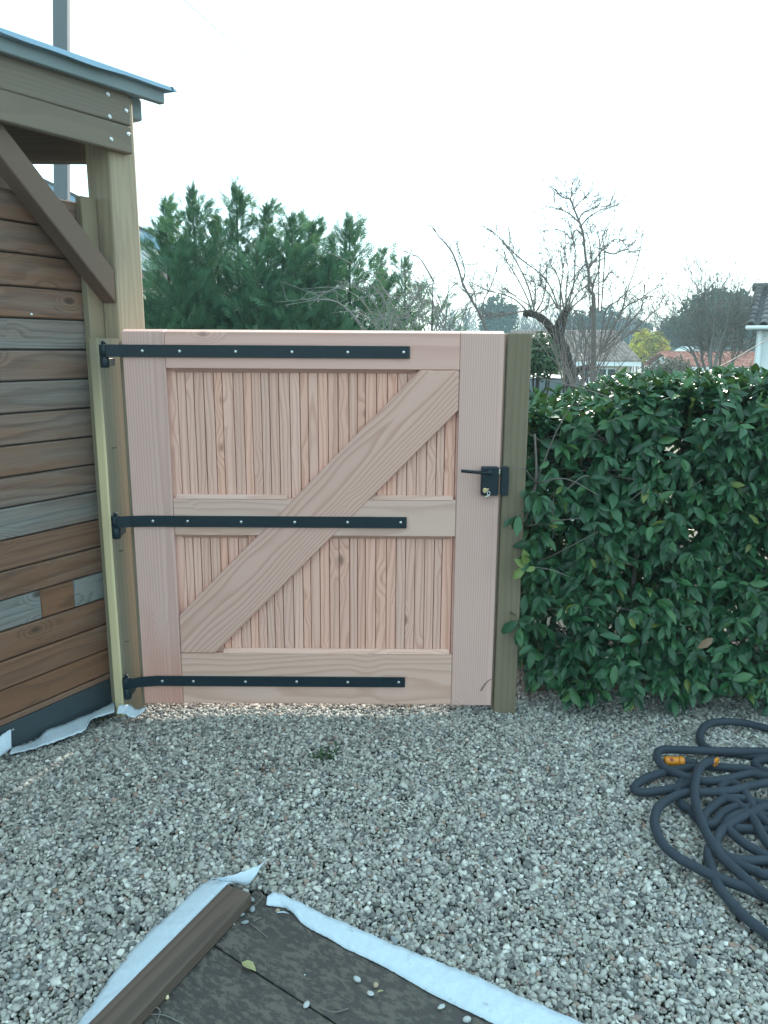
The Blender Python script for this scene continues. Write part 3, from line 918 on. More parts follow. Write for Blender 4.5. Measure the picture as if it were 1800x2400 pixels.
def zA(p, z): return gr(160 + p[0] / 3.072, 2000 + p[1] / 3.072, z)
def zB(p, z): return gr(600 + p[0] / 2.074, 2050 + p[1] / 2.074, z)
sheet("fabric_strip", [zA(p, .012) for p in [(0, 1330), (50, 1240), (150, 1115), (200, 1045), (400, 760), (620, 530), (780, 385), (900, 265), (1000, 200), (1090, 182)]],
      [zA(p, .036) for p in [(60, 1340), (150, 1240), (250, 1140), (420, 960), (600, 780), (800, 580), (930, 440), (1040, 330), (1130, 235), (1180, 205)]],
      "white ground fabric strip running along the left of the brown batten", bulge=.003, seed=7)
sheet("fabric_corner", [zA((1000, 196), .03), zA((1150, 165), .05), zA((1300, 115), .055), zA((1424, 58), .06)],
      [zA((1090, 200), .030), zA((1180, 208), .034), zA((1285, 228), .022), zA((1350, 165), .04)],
      "folded pointed corner of white fabric lifting at the end of the batten", bulge=.006, seed=8)
sheet("fabric_strip", [zB(p, .020) for p in [(55, 105), (100, 85), (200, 128), (350, 200), (560, 290), (800, 390), (1000, 465), (1150, 530), (1400, 640), (1640, 740)]],
      [zB(p, .008) for p in [(50, 150), (150, 165), (230, 240), (370, 320), (490, 385), (640, 455), (800, 550), (1000, 650), (1170, 730), (1330, 800)]],
      "broad white ground fabric strip bordering the dark platform towards the hose", bulge=.003, seed=9)

# ------------------------------------------------------------------ platform and batten
DZ = .004
plat = thing("wooden_platform", "worn dark platform board with a long seam in the foreground corner", "platform", (*DECK_A, 0))
A3 = np.array([*DECK_A, DZ]); dl = np.array([*d_l, 0]); dr = np.array([*d_r, 0])
seamL = unit(gr(807, 2400) - gr(600, 2281)); 
# seam parallel to the right hand edge
s_off = abs(np.cross(np.array([*(gr(600, 2281)[:2] - DECK_A), 0]), dr)[2])
sn = abs(np.cross(dl, dr)[2])
u1 = s_off / sn
Lr = 1.5
def pboard(u0, u2):
    pr3 = [A3 + dl * u0, A3 + dl * u0 + dr * Lr, A3 + dl * u2 + dr * Lr, A3 + dl * u2]
    c = sum(pr3) / 4
    M = frame(c, dr, dl)
    Mi = M.inverted()
    me = prism_mesh([(Mi @ V(p))[:2] for p in pr3], .028, .0025)
    if M.to_3x3().col[2][2] > 0: me.transform(Matrix.Translation((0, 0, -.028)))
    link("platform_board", me, M_DECK, plat, M)
pboard(.004, u1 - .0025); pboard(u1 + .0025, u1 + .42); pboard(u1 + .425, u1 + .9)
bL = [gr(535, 2068, .042), gr(205, 2400, .042)]; bR = [gr(587, 2096, .042), gr(300, 2400, .042)]
bd = unit((bL[1] + bR[1]) / 2 - (bL[0] + bR[0]) / 2)
p0 = (bL[0] + bR[0]) / 2; wv = bR[0] - bL[0]
wb = np.linalg.norm(wv - bd * (wv @ bd))
p0[2] = .042 - .018
batten = board("timber_batten", p0, p0 + bd * 1.1, wv, wb, .036, M_BATTEN, None, .005, 2, label="brown weathered timber batten lying on the edge of the dark platform", cat="batten")
# small litter on the platform
rg = np.random.default_rng(21)
def pebble(p, s, label, tint, group="loose pebbles on the platform"):
    bm = bmesh.new(); bmesh.ops.create_icosphere(bm, subdivisions=2, radius=1)
    ph = rg.uniform(0, 6, 6)
    for v in bm.verts:
        c = v.co; v.co = c * (1 + .16 * math.sin(2 * c.x + ph[0]) + .13 * math.sin(2.4 * c.y + ph[1]) + .1 * math.sin(3 * c.z + ph[2]))
        v.co.x *= s * .95; v.co.y *= s * .66; v.co.z *= s * .5
    o = link("pebble", bm_mesh(bm, True), tint, None, Matrix.Translation(V(p)) @ Matrix.Rotation(rg.uniform(0, 6), 4, 'Z'), label=label, cat="pebble", group=group)
    return o
T_W = plain("pebble_white", (.40, .41, .41), .6, 0, .1, 60); T_B = plain("pebble_buff", (.36, .27, .19), .7, 0, .2, 60); T_G = plain("pebble_grey", (.22, .25, .26), .7, 0, .2, 60)
for (x, y, s, lb, m_) in [(490, 508, .0115, "pale flat pebble alone on the dark platform near the fabric strip", T_W), (583, 537, .0085, "buff pebble on the platform beside the pale ones", T_B),
                          (557, 578, .009, "whitish chipped pebble below the buff one on the platform", T_W), (900, 645, .009, "upright pale pebble close to the wide fabric strip", T_W),
                          (1022, 703, .010, "pale pebble at the lower edge of the picture on the platform", T_W), (247, 630, .009, "light pebble stuck in the platform seam", T_W),
                          (238, 486, .003, "tiny white stone chip on the platform middle", T_W), (105, 178, .008, "brownish pebble tucked under the torn fabric end", T_B)]:
    p = zB((x, y), DZ + s * .5); pebble(p, s, lb, m_)
for (x, y, s, lb, m_) in [(1245, 440, .010, "dark grey pebble at the foot of the batten end", T_G), (1270, 495, .009, "greyish pebble lowest of those beside the batten end", T_G), (1325, 400, .010, "round grey pebble at the platform tip", T_G),
                          (1268, 392, .010, "white pebble wedged between batten end and round grey pebble", T_W), (1320, 330, .012, "blue grey pebble between batten and fabric tip", T_G), (1195, 510, .0035, "tiny white chip beside the batten", T_W)]:
    p = zA((x, y), DZ + s * .5); pebble(p, s, lb, m_)

LV = np.array([(0, 0, 0), (.25, .30, .06), (.25, 0, 0), (.25, -.30, .06), (.58, .36, .06), (.58, 0, -.02), (.58, -.36, .06), (.85, .16, -.02), (.85, 0, -.05), (.85, -.16, -.02), (1, 0, -.10)], float)
LT = np.array([(0, 2, 1), (0, 3, 2), (1, 2, 5), (1, 5, 4), (2, 3, 6), (2, 6, 5), (4, 5, 8), (4, 8, 7), (5, 6, 9), (5, 9, 8), (7, 8, 10), (8, 9, 10)])

def loose_leaf(p, L, ang, mat, label, w=.5):
    v = LV * np.array([L, L * w * 1.6, L * 1.5]); v[:, 0] -= L / 2; v[:, 2] += .006
    me = mesh_tri(v, LT, True, {"shade": np.full(11, .3)})
    return link("fallen_leaf", me, mat, None, Matrix.Translation(V(p)) @ Matrix.Rotation(ang, 4, 'Z'), label=label, cat="leaf", group="fallen leaves on the platform")
loose_leaf(zA((1300, 825), DZ + .002), .042, -.5, M_DRY, "yellow green fallen leaf lying at the start of the platform seam", .45)
loose_leaf(zA((1068, 592), DZ + .002), .03, .8, M_DRY, "narrow straw coloured leaf beside the batten", .22)
loose_leaf(zB((130, 196), DZ + .002), .034, .1, M_TEXTILE, "thin pale sliver by the torn fabric end", .10)
loose_leaf(zB((605, 578), DZ + .002), .018, .4, M_DRY, "short straw coloured flake between the pebbles", .25)
def twig(pts, r, label, mat=M_TWIG):
    v, t = tube_arrays(catmull(pts, 5), r, 5)
    return link("twig", mesh_tri(v, t, True), mat, None, label=label, cat="twig", group="twigs on the platform")
twig([zA((690, 970), DZ + .006), zA((715, 1045), DZ + .005)], .0042, "short thick yellowish stem piece beside the batten", M_POST_Y)
twig([zB((310, 645), DZ + .004), zB((380, 668), DZ + .004), zB((450, 650), DZ + .005)], .0014, "thin curved twig lying across the platform seam")
twig([zA((560, 1160), DZ + .003), zA((690, 1165), DZ + .004), zA((830, 1229), DZ + .003)], .0011, "long thin straw near the bottom of the batten", M_TWIGP)
twig([zA((500, 1190), DZ + .003), zA((600, 1110), DZ + .012), zA((660, 1130), DZ + .006), zA((640, 1220), DZ + .003)], .001, "curled thin straw looping beside the batten", M_TWIGP)
twig([zA((1310, 505), DZ + .003), zA((1440, 610), DZ + .003)], .0012, "straight dark twig below the platform tip")
twig([zA((1330, 490), DZ + .003), zA((1390, 460), DZ + .004)], .0012, "short pale twig by the platform tip", M_TWIGP)
twig([zA((1340, 240), .02), zA((1400, 300), .03), zA((1370, 350), .015), zA((1330, 380), .01)], .0012, "bent dark stalk between the batten and fabric tips")

# green tuft in the gravel
acc = Acc()
tp = gr(765, 1780)
for i in range(60):
    a = rg.uniform(0, 6.28); L = rg.uniform(.012, .03); b = tp + np.array([rg.normal(0, .022), rg.normal(0, .03), .008])
    d = np.array([math.cos(a), math.sin(a), rg.uniform(.3, .9)])
    v, t, s_ = bake(LV * np.array([1, .5, 1]), LT, basis(d[None], np.array([[0, 0, 1.0]])) * L, b[None])
    acc.add(v, t, rg.random())
link("weed_tuft", acc.mesh(), M_PRIVET, None, label="small green weed tuft growing in the gravel before the gate", cat="weed")

# ------------------------------------------------------------------ hose
def zh(p, lay): return gr(1440 + p[0] / 4.2528, 1680 + p[1] / 4.2528, .024 + lay * .0155)
hose_strands = [
 ([(1700, 200), (1500, 110), (1250, 55), (1040, 50), (930, 75), (865, 140), (850, 215), (890, 290), (1000, 345), (1250, 375), (1600, 420), (1800, 480)], 0),
 ([(1800, 640), (1531, 560), (1400, 470), (1480, 430), (1600, 440), (1700, 520), (1760, 700), (1650, 900), (1531, 1120), (1350, 1118), (1200, 1108), (1080, 1080), (920, 1040), (820, 1000), (760, 930), (680, 880), (640, 810), (640, 720), (670, 650)], 0),
 ([(800, 600), (700, 690), (560, 720), (400, 745), (260, 750), (195, 715), (260, 645), (420, 575), (620, 530), (850, 490), (1050, 500)], .3),
 ([(1200, 510), (1340, 525), (1600, 640), (1750, 800), (1531, 870), (1400, 850), (1250, 815), (1080, 830), (980, 900), (890, 990), (900, 1080), (1000, 1060), (1080, 960), (1200, 905), (1400, 915), (1700, 950)], .4),
 ([(1800, 1150), (1700, 1300), (1531, 1385), (1420, 1335), (1300, 1265), (1180, 1165), (1120, 1090), (1150, 1020), (1300, 960), (1531, 1000), (1720, 1150), (1750, 1400), (1531, 1570), (1400, 1535), (1280, 1490), (1150, 1420), (1060, 1340), (1010, 1270), (1040, 1175), (1120, 1090), (1250, 1015), (1400, 940), (1531, 880), (1750, 800)], .8),
 ([(1900, 1300), (1720, 1230), (1560, 1090), (1420, 960), (1330, 800), (1240, 690), (1130, 655), (1060, 720), (1090, 800), (1210, 850), (1380, 1010), (1480, 1190), (1620, 1330), (1800, 1240)], .7),
 ([(1850, 640), (1700, 500), (1531, 590), (1350, 568), (1150, 615), (1000, 640), (880, 640), (750, 608), (620, 565), (500, 505), (435, 430), (425, 365), (470, 330), (600, 328), (900, 338), (1250, 345), (1600, 352), (1850, 420)], 1.0),
 ([(1900, 600), (1750, 640), (1531, 655), (1350, 690), (1150, 738), (900, 752), (700, 762), (560, 812), (445, 895), (402, 1000), (412, 1120), (480, 1265), (620, 1390), (800, 1492), (950, 1570), (1100, 1630), (1300, 1700), (1500, 1790), (1700, 1850)], 1.3),
 ([(1850, 1700), (1900, 1560), (1750, 1440), (1531, 1435), (1300, 1432), (1150, 1405), (1040, 1330), (960, 1300), (935, 1370), (960, 1470), (990, 1580), (1040, 1690), (1120, 1800), (1250, 1945), (1400, 2075), (1531, 2170), (1700, 2290)], 1.0),
 ([(1850, 2200), (1900, 2000), (1700, 1880), (1531, 1785), (1380, 1675), (1200, 1520), (1050, 1370), (950, 1215), (880, 1080), (832, 950), (803, 820), (803, 680), (835, 540), (900, 465), (985, 440)], 2.0)]
path = []
for s_, lay in hose_strands:
    for p in s_:
        path.append(zh(p, lay))
path = catmull(path, 7)
path[:, 2] = np.maximum(np.convolve(np.pad(path[:, 2], 4, 'edge'), np.ones(9) / 9, 'valid'), .022)
hose = thing("garden_hose", "tangled dark blue grey fabric garden hose lying on the gravel", "hose", (1.2, 2.25, 0))
v, t = tube_arrays(path, .0138, 9)
link("tube", mesh_tri(v, t, True), M_HOSE, hose)
# inner loop strand and orange quick connectors
pc0, pc1 = zh((500, 440), 1.1), zh((690, 445), 1.1)
dv = unit(pc1 - pc0)
con = cyl("connector", pc0, pc1 - dv * .018, .0155, M_ORANGE, hose, 18)
cyl("connector_collar", pc1 - dv * .0175, pc1, .0168, M_ORANGE, con, 18)
screw((pc0 + pc1) / 2 + np.array([-.012, -.009, .0115]), unit(np.array([0, -.6, .8])), .0065, con, M_REDBTN, "release_button")
cyl("nozzle", pc1, pc1 + dv * .045, .0095, M_HOSE, con, 14)
pc2 = zh((1000, 445), 1.9); pd = unit(zh((1040, 475), 1.7) - zh((960, 430), 1.9))
con2 = cyl("connector_ring", pc2, pc2 + pd * .008, .0165, M_ORANGE, hose, 18)
cyl("nozzle", pc2 - pd * .012, pc2 - pd * .0003, .0145, M_HOSE, con2, 14)

# ------------------------------------------------------------------ laurel hedge
rg = np.random.default_rng(5)
hedge = thing("laurel_hedge", "dense dark green glossy hedge beside the gate post", "hedge", (1.35, 3.1, 0))
def hnoise(x, z):
    return .05 * np.sin(4.1 * x + 1.3) * np.sin(3.7 * z + .5) + .035 * np.sin(9 * x + 2 * z) * np.sin(7 * z - 3 * x) + .02 * np.sin(17 * x) * np.sin(15 * z + 1)
def front_y(x, z):
    lower = np.clip((.55 - z) / .5, 0, 1)
    left = np.clip((.80 - x) / .25, 0, 1)
    return 2.86 + .10 * left - .07 * lower * np.clip((x - .75) / .3, 0, 1) + hnoise(x, z) + .16 * np.clip((z - 1.08) / .2, 0, 1) ** 2
def top_z(x, y):
    return 1.225 + .03 * np.sin(5 * x + 1) + .02 * np.sin(13 * x) + .035 * np.clip((x - 1.0), 0, 1.2) - .085 * np.clip((.90 - x) / .3, 0, 1) - .012
def bottom_z(x):
    return .14 + .05 * np.sin(6 * x + .7) + .04 * np.sin(15 * x) - .09 * np.clip((x - .80) / .2, 0, 1)
pos, out = [], []
Nf = 1750
x = rg.uniform(.55, 2.35, Nf); z = rg.uniform(0, 1, Nf); dep = rg.exponential(.085, Nf) - .02
z = bottom_z(x) + (top_z(x, 0) - bottom_z(x)) * z
thin = (x < .70) & (rg.random(Nf) < .35)
y = front_y(x, z) + dep
m = ~thin
pos.append(np.stack([x, y, z], 1)[m]); out.append(np.tile([0, -1, .12], (m.sum(), 1)))
Nt = 1250
x = rg.uniform(.55, 2.4, Nt); y = rg.uniform(2.95, 3.75, Nt); z = top_z(x, y) - rg.exponential(.03, Nt)
pos.append(np.stack([x, y, z], 1)); out.append(np.tile([0, -.25, 1.0], (Nt, 1)))
Nb = 1300        # far side and left end, thinner
x = rg.uniform(.56, 2.4, Nb); y = rg.uniform(3.55, 3.8, Nb); z = rg.uniform(.15, 1.2, Nb)
pos.append(np.stack([x, y, z], 1)); out.append(np.tile([0, 1, .2], (Nb, 1)))
Ni = 600        # leaves deep inside
x = rg.uniform(.62, 2.4, Ni); y = rg.uniform(3.12, 3.45, Ni); z = rg.uniform(.05, 1.15, Ni)
pos.append(np.stack([x, y, z], 1)); out.append(np.tile([0, -.6, .3], (Ni, 1)))
Ns = 170
x = rg.uniform(.53, .62, Ns); y = rg.uniform(2.95, 3.7, Ns); z = rg.uniform(.15, 1.2, Ns)
pos.append(np.stack([x, y, z], 1)); out.append(np.tile([-1, 0, .2], (Ns, 1)))
x = rg.uniform(.50, .60, 16); z = rg.uniform(.25, .95, 16); y = rg.uniform(2.755, 2.80, 16)
pos.append(np.stack([x, y, z], 1)); out.append(np.tile([-.4, -1, .1], (16, 1)))
pos = np.concatenate(pos); out = np.concatenate(out)
nS = len(pos)
axis = unit(out + rg.normal(0, .55, (nS, 3)) + np.array([0, 0, .15]))
droop = np.where(out[:, 2] > .5, .1, .95)
Ll, Ln, Lp, Ls = [], [], [], []
stems = Acc()
for kx in range(9):
    along = rg.uniform(-.022, .040, nS)
    if kx >= 7: sel = rg.random(nS) < .4
    else: sel = np.ones(nS, bool)
    side = unit(np.cross(axis, rg.normal(0, 1, (nS, 3))))
    d = unit(axis * rg.uniform(.25, .9, (nS, 1)) + side * 1.0 + np.array([0, 0, -1.0]) * (droop * rg.uniform(.3, 1.6, nS))[:, None])
    nr = unit(out * .7 + np.array([0, 0, .7]) + rg.normal(0, .45, (nS, 3)))
    Lp.append((pos + axis * along[:, None])[sel]); Ll.append(d[sel]); Ln.append(nr[sel])
Lp = np.concatenate(Lp); Ll = np.concatenate(Ll); Ln = np.concatenate(Ln)
nL = len(Lp)
size = rg.normal(.059, .013, nL).clip(.026, .088)
wid = rg.uniform(.40, .52, nL)
shade = rg.random(nL) * .97
shade[rg.random(nL) < .012] = .985
B3 = basis(Ll, Ln)
SM = B3 * np.stack([size, size * wid * 1.22, size * rg.uniform(.6, 1.9, nL)], -1)[:, None, :]
# choose the 300 leaves that show largest, nearest the front
cen = Lp + Ll * size[:, None] * .5
view = unit(C0 - cen)
facing = np.abs(np.einsum('ij,ij->i', B3[:, :, 2], view)) * size ** 2 * wid / (np.linalg.norm(cen - C0, axis=1) ** 2)
infr = (cen[:, 0] > .55) & (cen[:, 0] < .43 * cen[:, 1] + .15) & (cen[:, 1] < front_y(cen[:, 0], cen[:, 2]) + .0)
score = facing * infr
order = np.argsort(-score)
pick = order[:294]
rest = np.setdiff1d(np.arange(nL), pick)
v, t, s_ = bake(LV, LT, SM[rest], Lp[rest], shade[rest])
link("foliage", mesh_tri(v, t, True, {"shade": s_}), M_LEAF, hedge, kind="stuff")
leaf_me = mesh_tri(LV, LT, True, {"shade": np.zeros(11)}); leaf_me.materials.append(M_LEAF)
for i in pick:
    M = Matrix.Identity(4)
    for a in range(3):
        for b in range(3): M[a][b] = SM[i, a, b]
        M[a][3] = Lp[i, a]
    o = link("leaf", leaf_me, None, hedge, M); o["tone"] = float(shade[i])
# yellow-green shoot reaching in front of the post, one dead leaf
shoot = [at(1335, 1352, 2.80), at(1290, 1335, 2.765), at(1245, 1328, 2.745), at(1222, 1322, 2.735)]
v, t = tube_arrays(catmull(shoot, 4), .0016, 5)
link("shoot", mesh_tri(v, t, True), M_TWIGP, hedge)
ly_me = mesh_tri(LV, LT, True, {"shade": np.full(11, .3)}); ly_me.materials.append(M_LEAFY)
for (x0, y0, x1, y1) in ((1235, 1325, 1228, 1288), (1230, 1330, 1207, 1310), (1228, 1330, 1202, 1358), (1255, 1330, 1232, 1338)):
    a = at(x0, y0, 2.738); b = at(x1, y1, 2.728); d = b - a; L_ = np.linalg.norm(d)
    Bm = basis(d[None], np.array([[.1, -.9, .4]]))[0] * np.array([L_, L_ * .75, L_ * 1.2])
    M = Matrix.Identity(4)
    for i in range(3):
        for j in range(3): M[i][j] = Bm[i, j]
        M[i][3] = a[i]
    link("leaf", ly_me, None, hedge, M, label="young yellow green leaf reaching in front of the post")
a = at(1672, 1495, 2.74); b = at(1635, 1520, 2.73); d = b - a; L_ = np.linalg.norm(d)
Bm = basis(d[None], np.array([[.1, -.9, .4]]))[0] * np.array([L_, L_ * .6, L_])
M = Matrix.Identity(4)
for i in range(3):
    for j in range(3): M[i][j] = Bm[i, j]
    M[i][3] = a[i]
lb_me = mesh_tri(LV, LT, True, {"shade": np.full(11, .3)}); lb_me.materials.append(M_LEAFB)
link("leaf", lb_me, None, hedge, M, label="dead brown leaf caught low in the hedge")
v, t = tube_arrays(catmull([at(1225, 872, 2.96), at(1300, 895, 2.95), at(1370, 912, 2.96), at(1450, 940, 3.0)], 6), np.linspace(.0016, .0028, 19), 5)
link("shoot", mesh_tri(v, t, True), M_TWIG, hedge, label="long bare shoot lying along the hedge top")
# stems
for sx_ in (.605, .80, 1.05, 1.3, 1.55, 1.8, 2.1):
    st = Acc()
    y0 = rg.uniform(3.05, 3.25) if sx_ > .7 else 3.0
    base = np.array([sx_, y0, -.05]); p = base.copy(); pts_ = [p.copy()]
    for i in range(6):
        p = p + np.array([rg.normal(0, .025), rg.normal(0, .025), .19]); pts_.append(p.copy())
    st.tube(catmull(pts_, 3), np.linspace(.014, .004, 19), 7)
    for i in range(16):
        b = pts_[rg.integers(1, 6)]; d = unit(np.array([rg.normal(0, 1), rg.normal(-.3, 1), rg.uniform(.1, .9)]))
        L_ = rg.uniform(.15, .45)
        st.tube(catmull([b, b + d * L_ * .5 + np.array([0, 0, .03]), b + d * L_ + np.array([0, 0, rg.uniform(-.03, .08)])], 3), np.linspace(.0034, .0012, 7), 4)
    link("stem", st.mesh(True), M_TWIG, hedge)
# twiggy bare patch at the left shoulder of the hedge
st = Acc()
for i in range(90):
    b = np.array([rg.uniform(.60, .85), rg.uniform(2.90, 3.2), rg.uniform(.85, 1.12)])
    d = unit(rg.normal(0, 1, 3) * np.array([1, .6, .6])); L_ = rg.uniform(.06, .2)
    st.tube([b, b + d * L_ * .5 + rg.normal(0, .012, 3), b + d * L_], [.0022, .0018, .0009], 4)
for i in range(26):   # shoots rising out of the top
    xx = rg.uniform(.6, 2.2); b = np.array([xx, rg.uniform(2.98, 3.4), top_z(xx, 0) - .05]); d = unit(np.array([rg.normal(0, .7), rg.normal(0, .3), .7])); L_ = rg.uniform(.08, .2)
    st.tube([b, b + d * L_ * .5, b + d * L_], [.0022, .0018, .001], 4)
link("twigs", st.mesh(True), M_TWIG, hedge, kind="stuff")

# long bare shoot along the hedge top left, dark edging plank below the hedge
abox("edging_plank", (.60, 3.02, -.03), (2.4, 3.05, .135), M_BATTEN, None, 0, .003, label="dark wooden edging plank on the ground under the hedge", cat="plank")  # real plank, left end lengthened to stop a sun patch under the hedge

# ------------------------------------------------------------------ background: conifers
rg = np.random.default_rng(12)
def spray_mesh(seed, n=7):
    r_ = np.random.default_rng(seed); V_, T_ = [], []
    def quadleaf(a, d, L, w):
        s = np.array([-d[1], d[0], 0]); i = len(V_)
        V_.extend([a, a + d * L * .5 + s * w, a + d * L, a + d * L * .5 - s * w]); T_.extend([(i, i + 1, i + 2), (i, i + 2, i + 3)])
    quadleaf(np.array([0, 0, 0.]), np.array([1.0, 0, 0]), 1.0, .026)
    for i in range(n):
        xx = .08 + .84 * i / n; L = (.42 - .30 * xx) * r_.uniform(.75, 1.2)
        for sgn in (-1, 1):
            an = sgn * r_.uniform(.5, .8)
            d = np.array([math.cos(an), math.sin(an), r_.uniform(-.15, .15)])
            quadleaf(np.array([xx, 0, 0]), d, L, .027)
    v = np.array(V_); v[:, 2] += .12 * v[:, 0] ** 2
    return v, np.array(T_)
SPR = [spray_mesh(i) for i in range(3)]

def conifer(name, x, y, tip_z, rad, label, n=700, base_z=None, flat=0.0, lean=0.0, group="cypress trees behind the gate", size=.23, mat=M_CONIF, gapy=1.0):
    bz = terrain(y) if base_z is None else base_z
    H = tip_z - bz
    t_ = thing(name, label, "tree", (x, y, bz), group)
    tr = Acc()
    top = np.array([x + lean, y, tip_z - H * flat])
    pts_ = [np.array([x, y, bz - .1]), np.array([x + lean * .3, y, bz + H * .5]), top]
    tr.tube(catmull(pts_, 6), np.linspace(.055, .003, 13), 6)
    link("trunk", tr.mesh(True), M_BARK, t_)
    # boughs sweep up and out from the trunk; sprays sit along their outer half
    nb = max(24, n // 8)
    hb_ = rg.random(nb) ** .8
    zb = tip_z - H * flat - hb_ * H * .96 * (1 - flat)
    pb = rg.uniform(0, 6.283, nb)
    Rb = rad * np.minimum(1.1, (.10 + hb_ * 2.5) ** .9) * rg.uniform(.75, 1.2, nb)
    if flat: Rb = rad * np.clip(.55 + .6 * hb_, 0, 1) * rg.uniform(.7, 1.1, nb)
    bi = rg.integers(0, nb, n)
    f_ = np.sqrt(rg.uniform(.10, 1.0, n))
    lead = rg.random(n) < (.0 if flat else .34)
    hl = rg.random(n) ** 1.15 * .46                       # sprays set straight on the leader
    h = np.where(lead, hl, hb_[bi])
    phi = np.where(lead, rg.uniform(0, 6.283, n), pb[bi] + rg.normal(0, .20, n))
    rl = rad * np.minimum(1, (.02 + hl * 1.5)) * np.sqrt(rg.uniform(.0, 1.0, n)) * .8
    rr = np.where(lead, rl, Rb[bi] * f_)
    cx = x + lean * (1 - h) + np.cos(phi) * rr; cy = y + np.sin(phi) * rr
    zz = np.where(lead, tip_z - hl * H - .06, zb[bi] + (f_ - 1) * Rb[bi] * .9) + rg.normal(0, .03, n)
    P = np.stack([cx, cy, zz], 1)
    outd = np.stack([np.cos(phi), np.sin(phi), np.zeros(n)], 1)
    up = np.where(lead, 1.5, .95) + rg.normal(0, .25, n)
    d = unit(outd + np.array([.10, 0, 1.0]) * up[:, None] + rg.normal(0, .16, (n, 3)))
    nr = unit(rg.normal(0, .55, (n, 3)) + outd * .8 + np.array([0, -.5, .3]))
    s_ = size * rg.uniform(.55, 1.15, n) * np.where(lead, .36 + .75 * hl, .60 + .45 * np.minimum(h * 2, 1))
    tone_b = rg.uniform(.1, .85, nb)
    sh_ = np.clip(tone_b[bi] + rg.normal(0, .12, n), 0, 1)
    cr = Acc()
    for ki in range(3):
        m = np.arange(n) % 3 == ki
        Bm = basis(d[m], nr[m]) * s_[m][:, None, None]
        v, t, a_ = bake(SPR[ki][0], SPR[ki][1], Bm, P[m], sh_[m]); cr.add(v, t, a_)
    link("crown", cr.mesh(), mat, t_)
    # thin bare leader tips
    return t_

specs = [(386, 470, 8.6, .44, "first cypress from the shed post, thin spiky top against the white house"),
         (450, 436, 8.2, .55, "second cypress from the shed post, tall feathery spire"),
         (505, 505, 8.9, .55, "short cypress filling the gap between the two tallest spires"),
         (553, 430, 8.4, .58, "tallest cypress spire in the middle of the row, with bare leaders"),
         (624, 474, 8.7, .55, "cypress just right of the tallest spire, leaning slightly"),
         (683, 500, 8.3, .55, "cypress with a narrow wispy tip near the middle of the gate"),
         (728, 515, 8.8, .55, "cypress with a forked tip beside the gap in the row"),
         (819, 506, 8.4, .50, "separate pointed cypress right of the gap in the row"),
         (893, 580, 9.2, .42, "small pale cypress at the right end of the row"),
         (950, 600, 9.6, .45, "low slender cypress tip behind the tangle of bare branches")]
for (px, py, Y, rad, lb) in specs:
    p = at(px, py, Y)
    conifer("cypress_tree", p[0], Y, p[2], rad, lb, n=2600 if px < 880 else 1500)
# extra low foliage to close the row
for j, (px, py, Y, lb) in enumerate([(350, 690, 7.9, "low bushy cypress against the shed post"), (420, 585, 7.9, "low cypress in front of the second spire"), (600, 575, 7.9, "low cypress in front of the tallest spire"), (770, 595, 8.0, "low cypress in the gap of the row"), (690, 580, 7.9, "low cypress below the wispy tip")]):
    p = at(px, py, Y); conifer("cypress_tree", p[0], Y, p[2], .62, lb, n=1500, size=.25)
p = at(1015, 628, 9.0)
conifer("lopped_cypress", p[0], 9.0, p[2], .48, "grey green cypress with a cut flat top behind bare twigs", n=1300, flat=.04, size=.19)

# ------------------------------------------------------------------ background: bare trees
def grow(acc, p, d, L, r, depth, rgn, trop=.15, wander=.22, kids=(3, 5), seg=5, ratio=.55, sides=4, rmin=.0019):
    pts_ = [p]; q = p.copy(); dd = unit(d)
    for i in range(seg):
        dd = unit(dd + rgn.normal(0, wander, 3) * np.array([1, .6, 1]) + np.array([0, 0, trop]))
        q = q + dd * L / seg; pts_.append(q.copy())
    pts_ = np.array(pts_)
    acc.tube(pts_, np.linspace(r, max(r * .35, rmin), seg + 1), sides, False)
    if depth > 0:
        for i in range(rgn.integers(*kids)):
            f = rgn.uniform(.25, 1.0); j = min(int(f * seg), seg - 1); b = pts_[j] + (pts_[j + 1] - pts_[j]) * (f * seg - j)
            ddr = unit(unit(pts_[j + 1] - pts_[j]) + rgn.normal(0, .75, 3) * np.array([1, .7, .8]))
            grow(acc, b, ddr, L * ratio * rgn.uniform(.6, 1.15), max(r * .5, rmin), depth - 1, rgn, trop, wander, kids, max(3, seg - 1), ratio, 3, rmin)
def limb(acc, pix, Y, r0, r1, rgn=None, tw=0, twL=.3, depth=1, yj=0.0, sides=6, trop=.12):
    pts_ = [at(px, py, Y + (yj * i / max(1, len(pix) - 1))) for i, (px, py) in enumerate(pix)]
    P = catmull(pts_, 5)
    acc.tube(P, np.linspace(r0, r1, len(P)), sides, False)
    if tw:
        for i in range(tw):
            j = rgn.integers(int(len(P) * .25), len(P) - 1)
            d = unit(unit(P[j + 1] - P[j]) + rgn.normal(0, .8, 3) * np.array([1, .6, .8]))
            grow(acc, P[j], d, twL * rgn.uniform(.4, 1.2), max(r1 * 1.1, .0025), depth, rgn, trop)
    return P
def zz2(p): return (1120 + p[0] / 3.687, 430 + p[1] / 3.687)
def zz3(p): return (1200 + p[0] / 5.53, 700 + p[1] / 5.53)
def zz1(p): return (880 + p[0] / 5.53, 460 + p[1] / 5.53)
def zz4(p): return (1480 + p[0] / 5.18, 640 + p[1] / 5.18)

